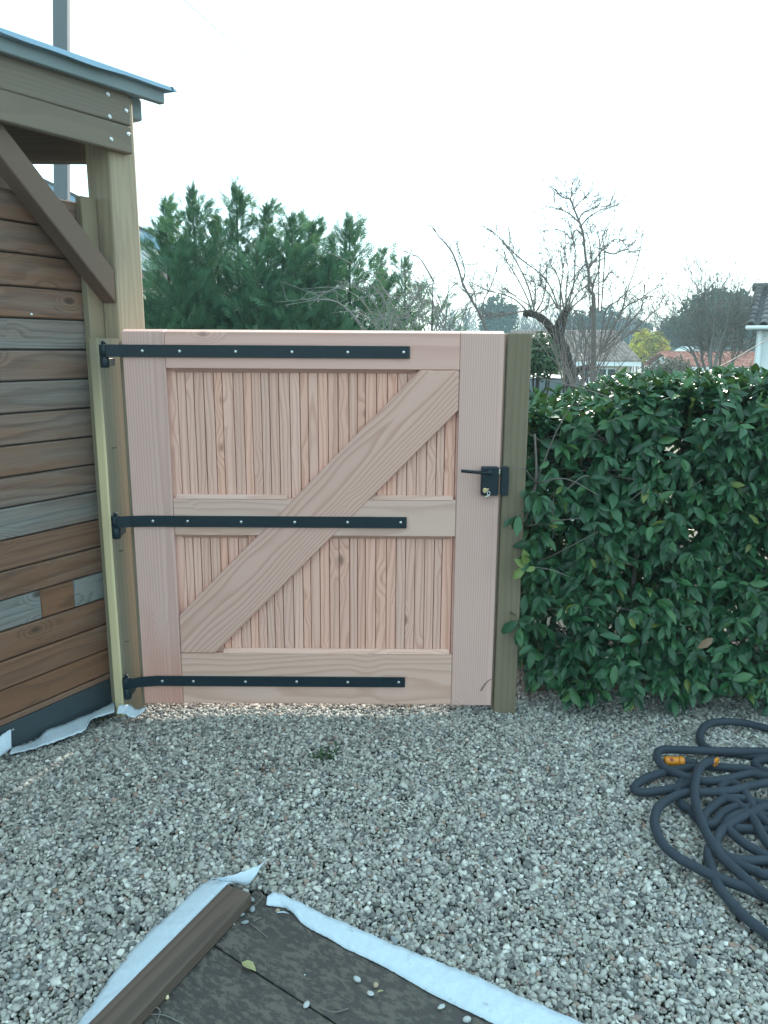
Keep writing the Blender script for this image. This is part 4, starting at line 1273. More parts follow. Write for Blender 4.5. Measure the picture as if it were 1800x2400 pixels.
rg = np.random.default_rng(31)
YP = 8.5
pol = thing("pollard_tree", "gnarled dark pollarded tree with long thin shoots from its knuckles", "tree", (*at(1283, 925, YP)[:2], terrain(YP)))
tr = Acc()
b0 = at(*zz3((745, 1100)), YP); 
base = np.array([b0[0], YP, terrain(YP) - .1])
P = catmull([base, b0] + [at(*zz3(p), YP) for p in [(765, 960), (725, 850), (705, 760), (675, 640), (615, 530)]], 6)
tr.tube(P, np.linspace(.075, .052, len(P)) * (1 + .10 * np.sin(np.arange(len(P)) * 1.1)), 9)
limb(tr, [zz3(p) for p in [(620, 540), (535, 425), (440, 305), (340, 225), (240, 195), (185, 190)]], YP, .052, .030, sides=8)
limb(tr, [zz3(p) for p in [(610, 540), (575, 420), (615, 290), (680, 190), (725, 140)]], YP, .040, .026, sides=8, yj=.1)
limb(tr, [zz3(p) for p in [(640, 560), (650, 450), (672, 330), (695, 225), (700, 170)]], YP, .026, .022, sides=8, yj=-.15)
limb(tr, [zz3(p) for p in [(760, 1000), (850, 930), (950, 890), (1025, 880)]], YP, .040, .026, sides=8)
for hx, hy, hr in ((190, 190, .042), (250, 195, .04), (700, 165, .048), (720, 140, .045), (345, 225, .036), (1020, 880, .035)):
    c = at(*zz3((hx, hy)), YP); bm = bmesh.new(); bmesh.ops.create_icosphere(bm, subdivisions=2, radius=hr)
    vv = np.array([v.co[:] for v in bm.verts]); tt = np.array([[v.index for v in f.verts] for f in bm.faces]); bm.free()
    vv = vv * (1 + .2 * np.sin(vv[:, [0]] * 90 + hx) * np.sin(vv[:, [2]] * 110)); tr.add(vv + c, tt)
link("trunk", tr.mesh(True), M_BARK, pol)
cr = Acc()
shoots = [[(470, 1120), (430, 1000), (330, 800), (230, 650), (130, 560), (40, 545)], [(490, 1100), (430, 880), (340, 690), (230, 520), (140, 430), (75, 395)],
          [(480, 1110), (495, 980), (490, 860), (440, 800), (380, 770)], [(520, 1130), (600, 1060), (615, 1010)], [(430, 1110), (330, 1010), (210, 955), (90, 930), (0, 880)],
          [(445, 1100), (450, 1060), (300, 960), (160, 830)], [(700, 1090), (640, 920), (560, 800), (490, 740), (350, 640), (270, 560), (200, 470)],
          [(710, 1080), (720, 880), (735, 750), (715, 600), (700, 585)], [(760, 1080), (765, 900), (780, 740), (750, 600), (735, 520)], [(775, 1080), (830, 850), (840, 600), (820, 480), (790, 360), (710, 290)],
          [(780, 1080), (850, 960), (920, 900), (960, 890)], [(790, 1090), (880, 1010), (950, 960)], [(690, 1080), (620, 960), (560, 900), (520, 880)], [(740, 1080), (700, 830), (630, 700), (620, 620), (585, 545)],
          [(500, 1110), (560, 1010), (590, 850), (595, 760)], [(420, 1100), (250, 1130), (120, 1150)], [(760, 1070), (800, 940), (890, 740), (910, 720)]]
for s_ in shoots:
    limb(cr, [zz2(p) for p in s_], YP + rg.uniform(-.3, .3), .0090, .0030, rg, 14, .27, 1, sides=4)
link("shoots", cr.mesh(), M_TWIG, pol)

YS = 8.0
sl = thing("slender_tree", "slender grey bare tree rising above the hedge with twiggy crown", "tree", (*at(1390, 890, YS)[:2], terrain(YS)))
tr = Acc()
pb_ = at(1389, 890, YS)
P = catmull([np.array([pb_[0] - .02, YS, terrain(YS) - .1]), pb_] + [at(*zz2(p), YS) for p in [(1000, 1290), (1003, 1100), (998, 960)]], 5)
tr.tube(P, np.linspace(.030, .021, len(P)), 8)
limb(tr, [zz2(p) for p in [(998, 965), (962, 915), (955, 760), (930, 640), (912, 450), (882, 345), (832, 220), (800, 140), (740, 122), (690, 85), (672, 42)]], YS, .016, .004, rg, 12, .28)
link("trunk", tr.mesh(True), M_TWIG, sl)
cr = Acc()
for s_ in [[(990, 955), (1000, 860), (1050, 730), (1045, 600), (1060, 540), (1110, 380), (1175, 310), (1185, 240)], [(1065, 1120), (1080, 900), (1095, 600), (1060, 560), (1030, 400), (980, 330)],
           [(1040, 1120), (1045, 900), (1050, 640), (1100, 480), (1120, 390)], [(960, 740), (1010, 660), (1090, 560), (1200, 480), (1300, 545)], [(955, 740), (980, 640), (950, 450), (900, 420)],
           [(912, 460), (850, 400), (800, 480), (770, 440), (690, 400), (550, 415)], [(880, 340), (800, 270), (740, 235), (640, 205), (530, 200)], [(870, 330), (900, 260), (960, 230), (1040, 195)],
           [(890, 370), (950, 300), (1050, 235), (1150, 205), (1240, 170)], [(830, 220), (880, 160), (945, 115)], [(800, 140), (810, 80), (800, 50)], [(1100, 590), (1180, 610), (1250, 580), (1300, 600)],
           [(960, 1290), (975, 1100), (960, 960)], [(1085, 850), (1150, 770), (1220, 820)], [(1000, 900), (940, 800), (860, 880)]]:
    limb(cr, [zz2(p) for p in s_], YS + rg.uniform(-.25, .25), .0080, .0028, rg, 11, .26, 1, sides=4)
link("branches", cr.mesh(), M_TWIG, sl)

YR = 7.6
ar = thing("arching_shrub", "bare shrub with long rods arching out to the right above the hedge", "shrub", (*at(1385, 900, YR)[:2], terrain(YR)))
cr = Acc()
for s_ in [[(1080, 1420), (1150, 1290), (1240, 1100), (1290, 930), (1350, 760), (1400, 580), (1420, 440), (1430, 370)], [(1050, 1480), (1100, 1110), (1200, 1020), (1300, 930), (1420, 850), (1540, 800)],
           [(1060, 1450), (1250, 1100), (1400, 1000), (1500, 930), (1600, 880), (1660, 875)], [(1060, 1470), (1320, 1290), (1500, 1130), (1650, 1010)], [(1090, 1430), (1230, 1290), (1400, 1100), (1440, 990), (1560, 985), (1590, 1020)],
           [(1440, 870), (1430, 980), (1380, 1010)], [(980, 1430), (900, 1290), (830, 1180), (760, 1120)], [(1070, 1440), (1160, 1330), (1300, 1230), (1430, 1180)]]:
    limb(cr, [zz2(p) for p in s_], YR + rg.uniform(-.2, .2), .0085, .0025, rg, 9, .24, 1, sides=4)
for i in range(42):      # dense base rods
    px = rg.uniform(1320, 1420); q = at(px, 905, YR + rg.uniform(-.3, .5)); grow(cr, q, np.array([rg.normal(0, .45), rg.normal(0, .3), 1.0]), rg.uniform(.5, 1.0), .006, 1, rg, .1, .12, (2, 4))
link("branches", cr.mesh(), M_TWIG, ar)

YL = 7.4
ls = thing("leaning_sapling", "thin bare sapling leaning left over the gate top", "tree", (*at(1145, 790, YL)[:2], terrain(YL)))
cr = Acc()
q = at(*zz1((1440, 1740)), YL)
P = catmull([np.array([q[0] + .25, YL, terrain(YL) - .1]), q], 4); cr.tube(P, .016, 6)
limb(cr, [zz1(p) for p in [(1440, 1740), (1370, 1560), (1250, 1350), (1140, 1150), (1080, 950), (1000, 740), (900, 600), (820, 520), (740, 400), (680, 370)]], YL, .016, .003, rg, 12, .2)
limb(cr, [zz1(p) for p in [(1130, 1110), (1160, 980), (1130, 850), (1100, 760), (1030, 690)]], YL, .007, .003, rg, 6, .18, sides=4)
limb(cr, [zz1(p) for p in [(1400, 1600), (1390, 1400), (1480, 1200), (1550, 1020), (1590, 880)]], YL, .007, .003, rg, 7, .2, sides=4)
limb(cr, [zz1(p) for p in [(1300, 1460), (1240, 1300), (1120, 1200), (1040, 1130)]], YL, .006, .003, rg, 7, .2, sides=4)
limb(cr, [zz1(p) for p in [(1310, 1440), (1280, 1250), (1200, 1130)]], YL, .006, .003, rg, 6, .2, sides=4)
limb(cr, [zz1(p) for p in [(760, 1110), (640, 900), (570, 800), (490, 760), (370, 705)]], YL + .6, .009, .003, rg, 6, .18, sides=4)
link("branches", cr.mesh(), M_TWIG, ls)

YT = 6.8
ts = thing("tangled_shrub", "tangle of pale bare arching twigs in front of the cypress row", "shrub", (*at(930, 790, YT)[:2], terrain(YT)))
cr = Acc()
for i in range(46):
    b = at(rg.uniform(840, 1080), rg.uniform(772, 800), YT + rg.uniform(-.3, .5))
    tx = float(np.clip(rg.normal(-.22, .45), -.75, .5))
    H = rg.uniform(.2, .75)
    e = b + np.array([tx * .55, rg.normal(0, .15), H * .55]); e2 = b + np.array([tx * 1.0, rg.normal(0, .2), H * rg.uniform(.45, 1.0)])
    P = catmull([b, (b + e) / 2 + np.array([0, 0, H * .25]), e + np.array([0, 0, H * .15]), e2], 4)
    cr.tube(P, np.linspace(.005, .002, len(P)), 4, False)
    for j in range(4):
        kq = rg.integers(3, len(P)); grow(cr, P[kq - 1], unit(np.array([rg.normal(0, 1), rg.normal(0, .6), rg.normal(.15, .6)])), rg.uniform(.08, .22), .003, 0, rg, .0, .3)
link("branches", cr.mesh(), M_TWIGP, ts)

YM = 16.0
ms = thing("vase_shaped_tree", "bare vase shaped tree with pale stems in front of the red roof", "tree", (*at(1665, 930, YM)[:2], terrain(YM)))
cr = Acc()
for s_, r0 in (([(905, 1420), (860, 1250), (800, 1100), (740, 950), (680, 870)], .045), ([(960, 1420), (965, 1180), (935, 950), (900, 800)], .05), ([(1000, 1420), (1010, 1180), (1050, 960), (1130, 730), (1180, 600)], .045),
              ([(1050, 1420), (1120, 1200), (1250, 1050), (1330, 900)], .04), ([(1060, 1420), (1070, 1180), (1100, 950), (1250, 760)], .035), ([(920, 1420), (900, 1200), (850, 1000), (850, 700)], .035), ([(990, 1420), (960, 1000), (1000, 700), (990, 500)], .035)):
    P = limb(cr, [zz4(p) for p in s_], YM + rg.uniform(-.4, .4), r0, .016, sides=6)
    for i in range(16):
        j = rg.integers(len(P) // 2, len(P) - 1)
        grow(cr, P[j], unit(unit(P[j + 1] - P[j]) + rg.normal(0, .8, 3) * np.array([1, .7, .5])), rg.uniform(.6, 1.3), .010, 2, rg, .16, .2, (3, 5), 4, .55, 3, .004)
link("branches", cr.mesh(), M_TWIGP, ms)

# ------------------------------------------------------------------ leafy masses
def crown_mesh(c, rad, n, leaf, rgn, lobes=9, lump=.35, shade0=.5):
    c = np.asarray(c, float); rad = np.asarray(rad, float)
    cl = unit(rgn.normal(0, 1, (lobes, 3))) * rgn.uniform(.35, .95, (lobes, 1)) * rad * .7
    li = rgn.integers(0, lobes, n)
    d = unit(rgn.normal(0, 1, (n, 3)))
    P = c + cl[li] + d * rad * lump * rgn.uniform(.5, 1.0, (n, 1))
    nr = unit(d + rgn.normal(0, .6, (n, 3)))
    dr_ = unit(np.cross(nr, rgn.normal(0, 1, (n, 3))))
    v0 = np.array([(0, 0, 0), (.5, .3, 0), (1, 0, 0), (.5, -.3, 0)], float); t0 = np.array([(0, 1, 2), (0, 2, 3)])
    s_ = leaf * rgn.uniform(.6, 1.4, n)
    v, t, a = bake(v0, t0, basis(dr_, nr) * s_[:, None, None], P, np.clip(shade0 + rgn.normal(0, .22, lobes)[li] + rgn.normal(0, .12, n), 0, 1))
    return mesh_tri(v, t, False, {"shade": a})
def leafy(name, label, cat, c, rad, n, leaf, mat, seed, trunk_r=.1, lobes=9, lump=.35, group=None, trunk=M_BARK):
    c = np.asarray(c, float); rgn = np.random.default_rng(seed)
    gz = terrain(c[1])
    t_ = thing(name, label, cat, (c[0], c[1], gz), group)
    link("crown", crown_mesh(c, rad, n, leaf, rgn, lobes, lump), mat, t_)
    tr = Acc()
    tr.tube(catmull([np.array([c[0], c[1], gz - .2]), np.array([c[0] + rgn.normal(0, .05) * rad[0], c[1], (gz + c[2]) / 2]), c], 4), np.linspace(trunk_r, trunk_r * .4, 9), 7)
    for i in range(7):
        d = unit(rgn.normal(0, 1, 3) + np.array([0, 0, .8])) * np.asarray(rad) * .8
        st_ = np.array([c[0], c[1], (gz + c[2] * 2) / 3]); tr.tube([st_, st_ + d * .5 + np.array([0, 0, .1 * rad[2]]), c + d * .8], [trunk_r * .45, trunk_r * .3, trunk_r * .12], 5)
    link("trunk", tr.mesh(True), trunk, t_)
    return t_
def bgc(px, py, Y): return at(px, py, Y)
leafy("privet_bush", "clipped green bush just behind the gate post", "bush", bgc(1262, 838, 10.5), (.42, .5, .42), 3800, .055, M_PRIVET, 1, .05, 14, .45)
leafy("clipped_bush", "brownish clipped shrub left of the red roofed house", "bush", bgc(1572, 885, 24), (1.0, .8, .75), 2600, .10, plain("brown_hedge", (.15, .13, .095), .9, 0, .3, 8), 2, .06, 12, .45)
leafy("mimosa_tree", "bright yellow flowering mimosa behind the cream house", "tree", bgc(1512, 812, 52), (1.7, 1.5, 1.2), 2600, .22, M_MIMOSA, 3, .12, 12, .4)
for i, (px, py, Y, rx, rz, lb) in enumerate([(1165, 745, 85, 3.0, 2.6, "round headed pine far behind the leaning sapling"), (1400, 760, 90, 4.2, 3.0, "broad dark pine behind the slender tree"),
                                             (1330, 770, 95, 3.0, 2.2, "low dark pine left of the broad pine"), (1480, 775, 100, 3.6, 2.2, "wide flat pine above the mimosa"),
                                             (1690, 745, 60, 3.4, 2.4, "large umbrella pine behind the red roof"), (1620, 770, 64, 3.0, 1.6, "dark pine at the left of the umbrella pine"), (1745, 770, 66, 2.4, 1.8, "dark pine beside the tiled house corner")]):
    leafy("pine_tree", lb, "tree", bgc(px, py, Y), (rx, rx * .8, rz), 4200, .42, M_PINE, 10 + i, .22, 16, .36, "pines on the skyline")

# far winter wood (reads as one mass)
rg = np.random.default_rng(77)
one = []
for s_ in range(4):
    a_ = Acc(); rr_ = np.random.default_rng(100 + s_)
    grow(a_, np.array([0, 0, 0.]), np.array([0, 0, 1.0]), 6.0, .11, 3, rr_, .25, .10, (5, 8), 5, .50, 3, .018)
    m_ = a_.mesh(); one.append((np.concatenate(a_.v), np.concatenate(a_.t)))
fw = Acc()
for i in range(120):
    Y = rg.uniform(88, 135); px = rg.uniform(1000, 1860); q = at(px, 800, Y)
    s_ = rg.uniform(.75, 1.25); a = rg.uniform(0, 6.28)
    Rz = np.array([[math.cos(a), -math.sin(a), 0], [math.sin(a), math.cos(a), 0], [0, 0, 1]]) * s_
    v, t = one[i % 4]; fw.add(v @ Rz.T + np.array([q[0], Y, terrain(Y) - .2]), t)
link("far_wood", fw.mesh(), M_FARWOOD, None, label="hazy leafless wood along the skyline", kind="stuff")
fb = Acc()
for i in range(60):
    Y = rg.uniform(80, 130); px = rg.uniform(1000, 1900); q = at(px, rg.uniform(790, 822), Y)
    m_ = crown_mesh((q[0], Y, q[2] - 1.2), (3.5, 2.0, 1.9), 260, .55, np.random.default_rng(500 + i), 8, .4)
    n_ = len(m_.vertices); co = np.empty(n_ * 3, np.float32); m_.vertices.foreach_get("co", co)
    fb.add(co.reshape(-1, 3), np.arange(n_).reshape(-1, 4)[:, [0, 1, 2, 0, 2, 3]].reshape(-1, 3), .4)
    bpy.data.meshes.remove(m_)
link("far_undergrowth", fb.mesh(), M_PINE, None, label="dark evergreen undergrowth below the far wood", kind="stuff")

# ------------------------------------------------------------------ houses
def tiled(name, p00, p10, p01, ncol, nrow, mat, parent, amp=.05, seed=0):
    """barrel tile roof between eave p00->p10 and up-slope p00->p01, each course lapped over the one below, one mesh"""
    p00, p10, p01 = map(lambda p: np.asarray(p, float), (p00, p10, p01))
    ux = p10 - p00; uy = p01 - p00; nrm = unit(np.cross(ux, uy)); rgn = np.random.default_rng(seed)
    acc = Acc(); m = 6; step = np.linalg.norm(uy) / nrow * .10
    for r_ in range(nrow):
        for c in range(ncol):
            a = (np.arange(m + 1) / m); pr_ = np.sin(a * math.pi) * amp
            j = rgn.uniform(-.05, .05) / nrow
            v = []
            for s_, lift in ((r_ / nrow - .015 + j, step), ((r_ + 1) / nrow, 0)):
                for i in range(m + 1):
                    v.append(p00 + ux * ((c + a[i]) / ncol) + uy * s_ + nrm * (pr_[i] + lift))
            for i in range(m + 1):      # front lip
                v.append(p00 + ux * ((c + a[i]) / ncol) + uy * (r_ / nrow - .015 + j) + nrm * (pr_[i] * .4 - .01))
            t = []
            for i in range(m):
                t += [(i, i + 1, m + 2 + i), (i, m + 2 + i, m + 1 + i), (i + 1, i, 2 * m + 2 + i), (i + 1, 2 * m + 2 + i, 2 * m + 3 + i)]
            acc.add(np.array(v), np.array(t), rgn.random())
    return link(name, acc.mesh(), mat, parent)

def wallbox(name, lo, hi, mat, parent): return abox(name, lo, hi, mat, parent, 0, .005)

def simple_house(label, xl, xr, y0, depth, z_eave, z_ridge, wall, tile, ncol, nrow, wins=(), hip=False, trim=M_WHITE, name="house", over=.35):
    gz = terrain(y0)
    t_ = thing(name, label, "house", ((xl + xr) / 2, y0 + depth / 2, gz))
    wallbox("wall", (xl, y0, gz - .3), (xr, y0 + depth, z_eave), wall, t_)
    yr = y0 + depth / 2
    # gable triangles
    for xx, nm in ((xl + .001, 0), (xr - .001, 1)):
        me = mesh_py([(xx, y0, z_eave), (xx, y0 + depth, z_eave), (xx, yr, z_ridge - .05), (xx + (.15 if nm == 0 else -.15), y0, z_eave), (xx + (.15 if nm == 0 else -.15), y0 + depth, z_eave), (xx + (.15 if nm == 0 else -.15), yr, z_ridge - .05)],
                     [(0, 1, 2), (5, 4, 3), (0, 3, 4, 1), (1, 4, 5, 2), (2, 5, 3, 0)])
        link("gable", me, wall, t_)
    sl = (z_ridge - z_eave) / (depth / 2)
    ro = tiled("roof", (xl - over, y0 - over, z_eave - over * sl + .05), (xr + over, y0 - over, z_eave - over * sl + .05), (xl - over, yr, z_ridge + .05), ncol, nrow, tile, t_, .07)
    tiled("rear_roof", (xr + over, y0 + depth + over, z_eave - over * sl + .05), (xl - over, y0 + depth + over, z_eave - over * sl + .05), (xr + over, yr, z_ridge + .05), ncol, max(3, nrow // 2), tile, t_, .07)
    cyl("ridge", (xl - over, yr, z_ridge + .06), (xr + over, yr, z_ridge + .06), .11, tile, ro, 10)
    abox("fascia", (xl - over, y0 - over - .04, z_eave - over * sl - .16), (xr + over, y0 - over - .01, z_eave - over * sl + .03), trim, t_, 0, .004)
    for (wx, wz, ww, wh) in wins:
        w_ = abox("window", (wx - ww / 2, y0 - .03, wz - wh / 2), (wx + ww / 2, y0 - .003, wz + wh / 2), M_WHITE, t_, 0, .003)
        for s_ in (-1, 1):
            abox("pane", (wx + s_ * ww / 4 - ww * .2, y0 - .035, wz - wh * .42), (wx + s_ * ww / 4 + ww * .2, y0 - .0305, wz + wh * .42), M_GLASS, w_, 0, 0)
    return t_

# red roofed house
YH = 46.0
a = at(1592, 862, YH); b = at(1775, 864, YH); rdg = at(1572, 829, YH + 2.5)
simple_house("low white house with a bright red tiled roof behind the hedge", a[0], b[0] + 1.6, YH, 5.0, a[2] + .12, rdg[2], M_WHITE, M_TILE_RED, 24, 11, [(a[0] + 1.6, a[2] - .9, 1.2, 1.0)])
# small white gable behind it
g = at(1630, 822, 60)
t_ = thing("house_gable", "small white gabled house end just above the red roof", "house", (g[0], 60, terrain(60)))
gz = terrain(60)
wallbox("wall", (g[0] - 1.0, 60, gz), (g[0] + 1.0, 63, 1.0), M_WHITE, t_)
me = mesh_py([(g[0] - 1.0, 60.01, 1.0), (g[0] + 1.0, 60.01, 1.0), (g[0], 60.01, g[2] + .35), (g[0] - 1.0, 63, 1.0), (g[0] + 1.0, 63, 1.0), (g[0], 63, g[2] + .35)], [(0, 1, 2), (3, 5, 4), (0, 3, 4, 1), (1, 4, 5, 2), (2, 5, 3, 0)])
link("gable", me, M_WHITE, t_)
# cream house with pale pink tiles
YC = 34.0
a = at(1330, 842, YC); b = at(1478, 842, YC); rdg = at(1300, 782, YC + 3.5)
simple_house("cream rendered house with pale pink tiled roof behind the bare shrubs", a[0] - 1.6, b[0], YC, 7.0, a[2], rdg[2], M_CREAM, M_TILE_PINK, 30, 14, [(a[0] + .55, a[2] - .75, .9, .8), (b[0] - 1.0, a[2] - .75, .8, .8)])
# dark tiled house cut by the picture edge: each tile of the near slope its own piece
YD = 15.0
gz = terrain(YD)
ev = at(1772, 762, YD)
ra = math.radians(29); HX = np.array([math.cos(ra), -math.sin(ra), 0]); HY = np.array([math.sin(ra), math.cos(ra), 0])
def hp(x, y, z): return np.array([ev[0], YD, 0]) + HX * x + HY * y + UP * z
hd = thing("tiled_house", "pale house with dark curved roof tiles cut off by the picture edge", "house", hp(2, 2, gz))
board("wall", hp(.03, 2.0, (gz - .3 + ev[2] - .1) / 2), hp(4.5, 2.0, (gz - .3 + ev[2] - .1) / 2), UP, ev[2] - .1 - gz + .3, 4.0, M_WHITE, hd, .01)
board("gutter", hp(-.16, -.25, ev[2] - .05), hp(4.7, -.25, ev[2] - .05), UP, .07, .11, M_WHITE, hd, .02)
cyl("downpipe", hp(.10, -.06, gz), hp(.10, -.06, ev[2] - .10), .04, M_WHITE, hd, 10)
rz_ = at(1792, 674, YD + 1.3)
E0 = hp(-.16, -.22, ev[2] - .02); up_ = HX * -.02 + HY * 1.55 + UP * (rz_[2] - ev[2]); nrow = 9; tw = .215
rowv = up_ / nrow; Lr_ = np.linalg.norm(rowv)
nrm = unit(np.cross(HX, rowv))
m = 7; th = np.linspace(0, math.pi, m); v = []
for s_, rad_ in ((0, tw * .37), (Lr_ * 1.12, tw * .30)):
    v += [(math.cos(a) * rad_, s_, math.sin(a) * rad_ * .85 + (.012 if s_ == 0 else 0)) for a in th]
for s_, rad_ in ((0, tw * .31), (Lr_ * 1.12, tw * .25)):
    v += [(math.cos(a) * rad_, s_, math.sin(a) * rad_ * .80 + (.010 if s_ == 0 else 0)) for a in th]
tq = []
for i in range(m - 1):
    tq += [(i + 1, i, m + i), (i + 1, m + i, m + i + 1), (2 * m + i, 2 * m + i + 1, 3 * m + i), (2 * m + i + 1, 3 * m + i + 1, 3 * m + i), (i, i + 1, 2 * m + i), (i + 1, 2 * m + i + 1, 2 * m + i)]
tile_mes = []
for s_ in range(4):
    me = mesh_tri(v, tq, True, {"shade": np.full(4 * m, .12 + .27 * s_)}); me.materials.append(M_TILE_DARK); tile_mes.append(me)
bk = HY * 3.1 - UP * 0
rof = link("roof", mesh_py([E0, E0 + HX * 4.9, E0 + HX * 4.9 + up_, E0 + up_, E0 + HY * 3.1, E0 + HX * 4.9 + HY * 3.1], [(0, 1, 2, 3), (3, 2, 5, 4), (0, 3, 4), (1, 5, 2)]), M_TILE_DARK, hd)
rr_ = random.Random(4)
for r_ in range(nrow):
    for c in range(8):
        p = E0 + rowv * r_ + HX * (tw * (c + .4)) + nrm * .01
        link("roof_tile", rr_.choice(tile_mes), None, rof, frame(p, HX, rowv))
cyl("ridge_cap", E0 + up_ + UP * .02 - HX * .05, E0 + up_ + UP * .02 + HX * 4.5, .09, M_TILE_DARK, rof, 10)

# white house behind the cypress row, by the shed post
YW = 13.0
a = at(300, 560, YW); gz = terrain(YW)
hw = thing("white_house", "white gabled house with a tiled lean-to just visible between shed post and cypress", "house", (a[0] - 1, YW, gz))
e0 = at(326, 541, YW); e1 = at(430, 598, YW); e2 = at(150, 450, YW)
lo_z = at(340, 640, YW)[2]
poly = [(e2[0], e2[2] - .14), (e1[0], e1[2] - .14), (e1[0], gz - .2), (e2[0], gz - .2)]
me = prism_mesh(poly, 4.0, 0); me.transform(Matrix.Rotation(math.pi / 2, 4, 'X')); me.transform(Matrix.Translation((0, YW + 4.0, 0)))
link("wall", me, M_WHITE, hw)
board("bargeboard", e2 + np.array([-.2, -.20, .03]), e1 + np.array([.1, -.20, -.06]), UP, .17, .04, M_ROOFSHEET, hw, .004)
rf0 = e2 + np.array([-.2, -.25, .10]); rf1 = e1 + np.array([.1, -.25, .02])
me = mesh_py([rf0, rf1, rf1 + np.array([0, 4.4, 0]), rf0 + np.array([0, 4.4, 0]), rf0 + UP * .05, rf1 + UP * .05, rf1 + np.array([0, 4.4, .05]), rf0 + np.array([0, 4.4, .05])], [(3, 2, 1, 0), (4, 5, 6, 7), (0, 1, 5, 4), (2, 3, 7, 6), (1, 2, 6, 5), (0, 4, 7, 3)])
link("roof", me, M_TILE_DARK, hw)
l0_ = at(200, 715, YW - 2.0); l1_ = at(420, 715, YW - 2.0)
tiled("lean_to_roof", (l0_[0], YW - 2.0, l0_[2]), (l1_[0], YW - 2.0, l0_[2]), (l0_[0], YW - .02, lo_z), 9, 9, M_TILE_PINK, hw, .05, 5)
wallbox("lean_to_wall", (l0_[0] + .1, YW - 1.8, gz - .2), (l1_[0] - .1, YW - .01, l0_[2] - .08), M_WHITE, hw)

# ------------------------------------------------------------------ cars parked beyond the gate
def car(label, cx, y, ang, paint, van=False):
    gz = terrain(y)
    t_ = thing("parked_car", label, "car", (cx, y, gz))
    M0 = Matrix.Translation((cx, y, gz)) @ Matrix.Rotation(ang, 4, 'Z')
    L, W, H = (4.1, .86, 1.46) if not van else (4.6, .92, 1.85)
    # lower body lofted along the length
    st = [(-L / 2, .42, .62, .74), (-L / 2 + .12, .30, .80, .84), (-L * .30, .26, .93, .99), (0, .24, .95, 1.0), (L * .25, .26, .92, 1.0), (L * .40, .28, .80, .97), (L / 2 - .06, .34, .64, .86), (L / 2, .42, .54, .72)]
    rows = []
    vs, fs = [], []
    for (x, z0, z1, w) in st:
        w *= W
        rows.append(len(vs)); vs += [(x, -w * .93, z0), (x, -w, (z0 + z1) / 2), (x, -w * .95, z1 - .04), (x, -w * .88, z1), (x, w * .88, z1), (x, w * .95, z1 - .04), (x, w, (z0 + z1) / 2), (x, w * .93, z0)]
    for a, b in zip(rows[:-1], rows[1:]):
        for j in range(8):
            k_ = (j + 1) % 8; fs.append((a + j, b + j, b + k_, a + k_))
    fs += [tuple(range(8)), tuple(rows[-1] + j for j in range(7, -1, -1))]
    body = link("body", mesh_py(vs, fs, True), paint, t_, M0)
    # cabin: glass sides with a painted roof
    xr0, xr1, xf0, xf1 = -L * .44, -L * .34, L * .08, L * .27
    zb, zr_ = .90, H
    cb = [(xr0, -W * .90, zb), (xr1, -W * .70, zr_ - .04), (xf0, -W * .70, zr_ - .03), (xf1, -W * .90, zb), (xr0, W * .90, zb), (xr1, W * .70, zr_ - .04), (xf0, W * .70, zr_ - .03), (xf1, W * .90, zb)]
    link("window", mesh_py(cb, [(0, 1, 2, 3), (7, 6, 5, 4), (3, 2, 6, 7), (4, 5, 1, 0), (1, 5, 6, 2)]), M_GLASS, t_, M0)
    n_ = 9; rv, rf = [], []
    for i in range(n_):
        s_ = i / (n_ - 1); x = xr1 - .06 + (xf0 + .10 - xr1) * s_; zc = zr_ - .03 + .05 * math.sin(s_ * math.pi)
        for j in range(7):
            q_ = j / 6 * 2 - 1; rv.append((x, q_ * W * .73, zc - .05 * q_ * q_))
    rf = [(i * 7 + j, (i + 1) * 7 + j, (i + 1) * 7 + j + 1, i * 7 + j + 1) for i in range(n_ - 1) for j in range(6)]
    link("roof", mesh_py(rv, rf, True), paint, t_, M0)
    for s_ in (-1, 1):
        for p0, p1 in (((xr0, s_ * W * .905, zb), (xr1, s_ * W * .71, zr_ - .03)), ((xf0, s_ * W * .71, zr_ - .02), (xf1, s_ * W * .905, zb)), ((-L * .12, s_ * W * .905, zb), (-L * .12, s_ * W * .71, zr_ - .03))):
            v, t = tube_arrays([p0, p1], .035, 6); link("pillar", mesh_tri(v, t, True), paint, t_, M0)
        for xw in (-L * .31, L * .31):
            v, t = tube_arrays([(xw, s_ * (W - .17), .30), (xw, s_ * (W + .005), .30)], .30, 20); wh = link("wheel", mesh_tri(v, t), M_RUBBER, t_, M0)
            v, t = tube_arrays([(xw, s_ * (W + .006), .30), (xw, s_ * (W + .012), .30)], .19, 16); o = link("rim", mesh_tri(v, t), M_CHROME, wh, M0)
        v, t = tube_arrays([(L / 2 - .10, s_ * W * .62, .66), (L / 2 - .015, s_ * W * .58, .60)], .085, 10); link("headlight", mesh_tri(v, t, True), M_CHROME, t_, M0)
        v, t = tube_arrays([(-L / 2 + .10, s_ * W * .70, .72), (-L / 2 + .01, s_ * W * .64, .70)], .08, 10); link("tail_light", mesh_tri(v, t, True), M_RED, t_, M0)
        v, t = tube_arrays([(xf1 - .12, s_ * W * .92, .96), (xf1 - .14, s_ * (W + .16), 1.0)], .06, 8); link("mirror", mesh_tri(v, t, True), paint, t_, M0)
    return t_
c_ = at(1215, 930, 6.6); car("white car parked right behind the hedge and gate post", c_[0] - 1.0, 6.9, .10, M_CARWHITE)
c_ = at(1285, 890, 13.0); car("grey blue car with a broad windscreen parked further back by the bush", c_[0] - .1, 13.5, -1.35, M_CARBLUE)

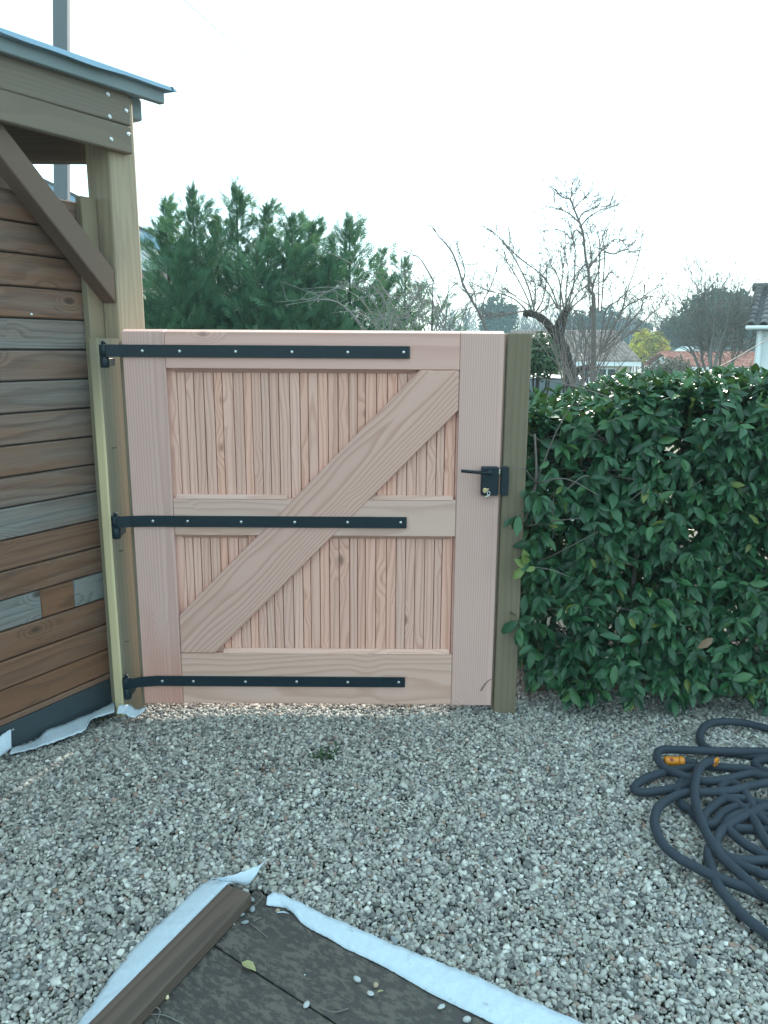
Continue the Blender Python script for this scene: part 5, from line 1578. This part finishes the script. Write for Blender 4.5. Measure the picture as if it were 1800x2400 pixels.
# ------------------------------------------------------------------ poles and cables
YPOLE = 7.0
a = at(144, 60, YPOLE); a2 = at(145, 400, YPOLE)
up_t = thing("utility_pole", "grey weathered wooden pole rising behind the shed roof", "pole", (a2[0], YPOLE, terrain(YPOLE)))
w_p = .118
board("shaft", np.array([a2[0] - (a[0] - a2[0]) * (a2[2] - terrain(YPOLE) + .4) / (a[2] - a2[2]), YPOLE, terrain(YPOLE) - .4]), np.array([a2[0] + (a[0] - a2[0]) * (6.8 - a2[2]) / (a[2] - a2[2]), YPOLE, 6.8]), (1, 0, 0), w_p, w_p, M_POLE, up_t, .03, 2)
ax_ = a2[0] + (a[0] - a2[0]) * (6.5 - a2[2]) / (a[2] - a2[2])
cyl("insulator", (ax_, YPOLE - .07, 6.5), (ax_, YPOLE - .16, 6.5), .03, M_CHROME, up_t)
def cable(name, pts, r, label):
    v, t = tube_arrays(catmull(pts, 10), r, 5); link(name, mesh_tri(v, t, True), M_CABLE, None, label=label, cat="cable")
cable("overhead_cable", [at(515, 75, 9.5) + (at(670, 215, 13) - at(515, 75, 9.5)) * q_ for q_ in (-1.6, -.6, 0, 1, 2.5, 6, 14)], .0042, "thin overhead cable crossing the white sky")
cable("service_cable", [np.array([ev[0] + .4, YD - .25, ev[2] - .25]), at(1800, 797, 11.0), at(1720, 842, 9.5), at(1640, 882, 8.5), at(1590, 905, 8.0), at(1480, 950, 7.0)], .006, "black cable sloping down from the house at the picture edge")
for i, (px, py, Y, lb) in enumerate([(1342, 745, 62, "thin pale pole left of the cream house roof"), (1480, 748, 70, "thin pale pole above the yellow mimosa")]):
    q = at(px, py, Y); t_ = thing("street_pole", lb, "pole", (q[0], Y, terrain(Y)))
    cyl("shaft", (q[0], Y, terrain(Y)), (q[0], Y, q[2]), .07, M_POLE, t_, 8)
    abox("lamp_head", (q[0] - .05, Y - .5, q[2]), (q[0] + .05, Y + .02, q[2] + .07), M_POLE, t_, 1, .01)

# ------------------------------------------------------------------ evening air
hz = bpy.data.materials.new("evening_haze"); hz.use_nodes = True; hz.node_tree.nodes.clear()
ho = hz.node_tree.nodes.new("ShaderNodeOutputMaterial"); hv_ = hz.node_tree.nodes.new("ShaderNodeVolumePrincipled")
hv_.inputs["Color"].default_value = (.66, .90, 1.0, 1); hv_.inputs["Density"].default_value = .0017; hv_.inputs["Anisotropy"].default_value = 0.0
hz.node_tree.links.new(hv_.outputs[0], ho.inputs["Volume"])
hb_ = mesh_py([(x, y, z) for z in (-3.6, 12.0) for y in (-420, 920) for x in (-620, 620)], [(0, 2, 3, 1), (4, 5, 7, 6), (0, 1, 5, 4), (2, 6, 7, 3), (0, 4, 6, 2), (1, 3, 7, 5)])
link("haze", hb_, hz, None, label="thin pale evening haze over the whole place", kind="stuff")
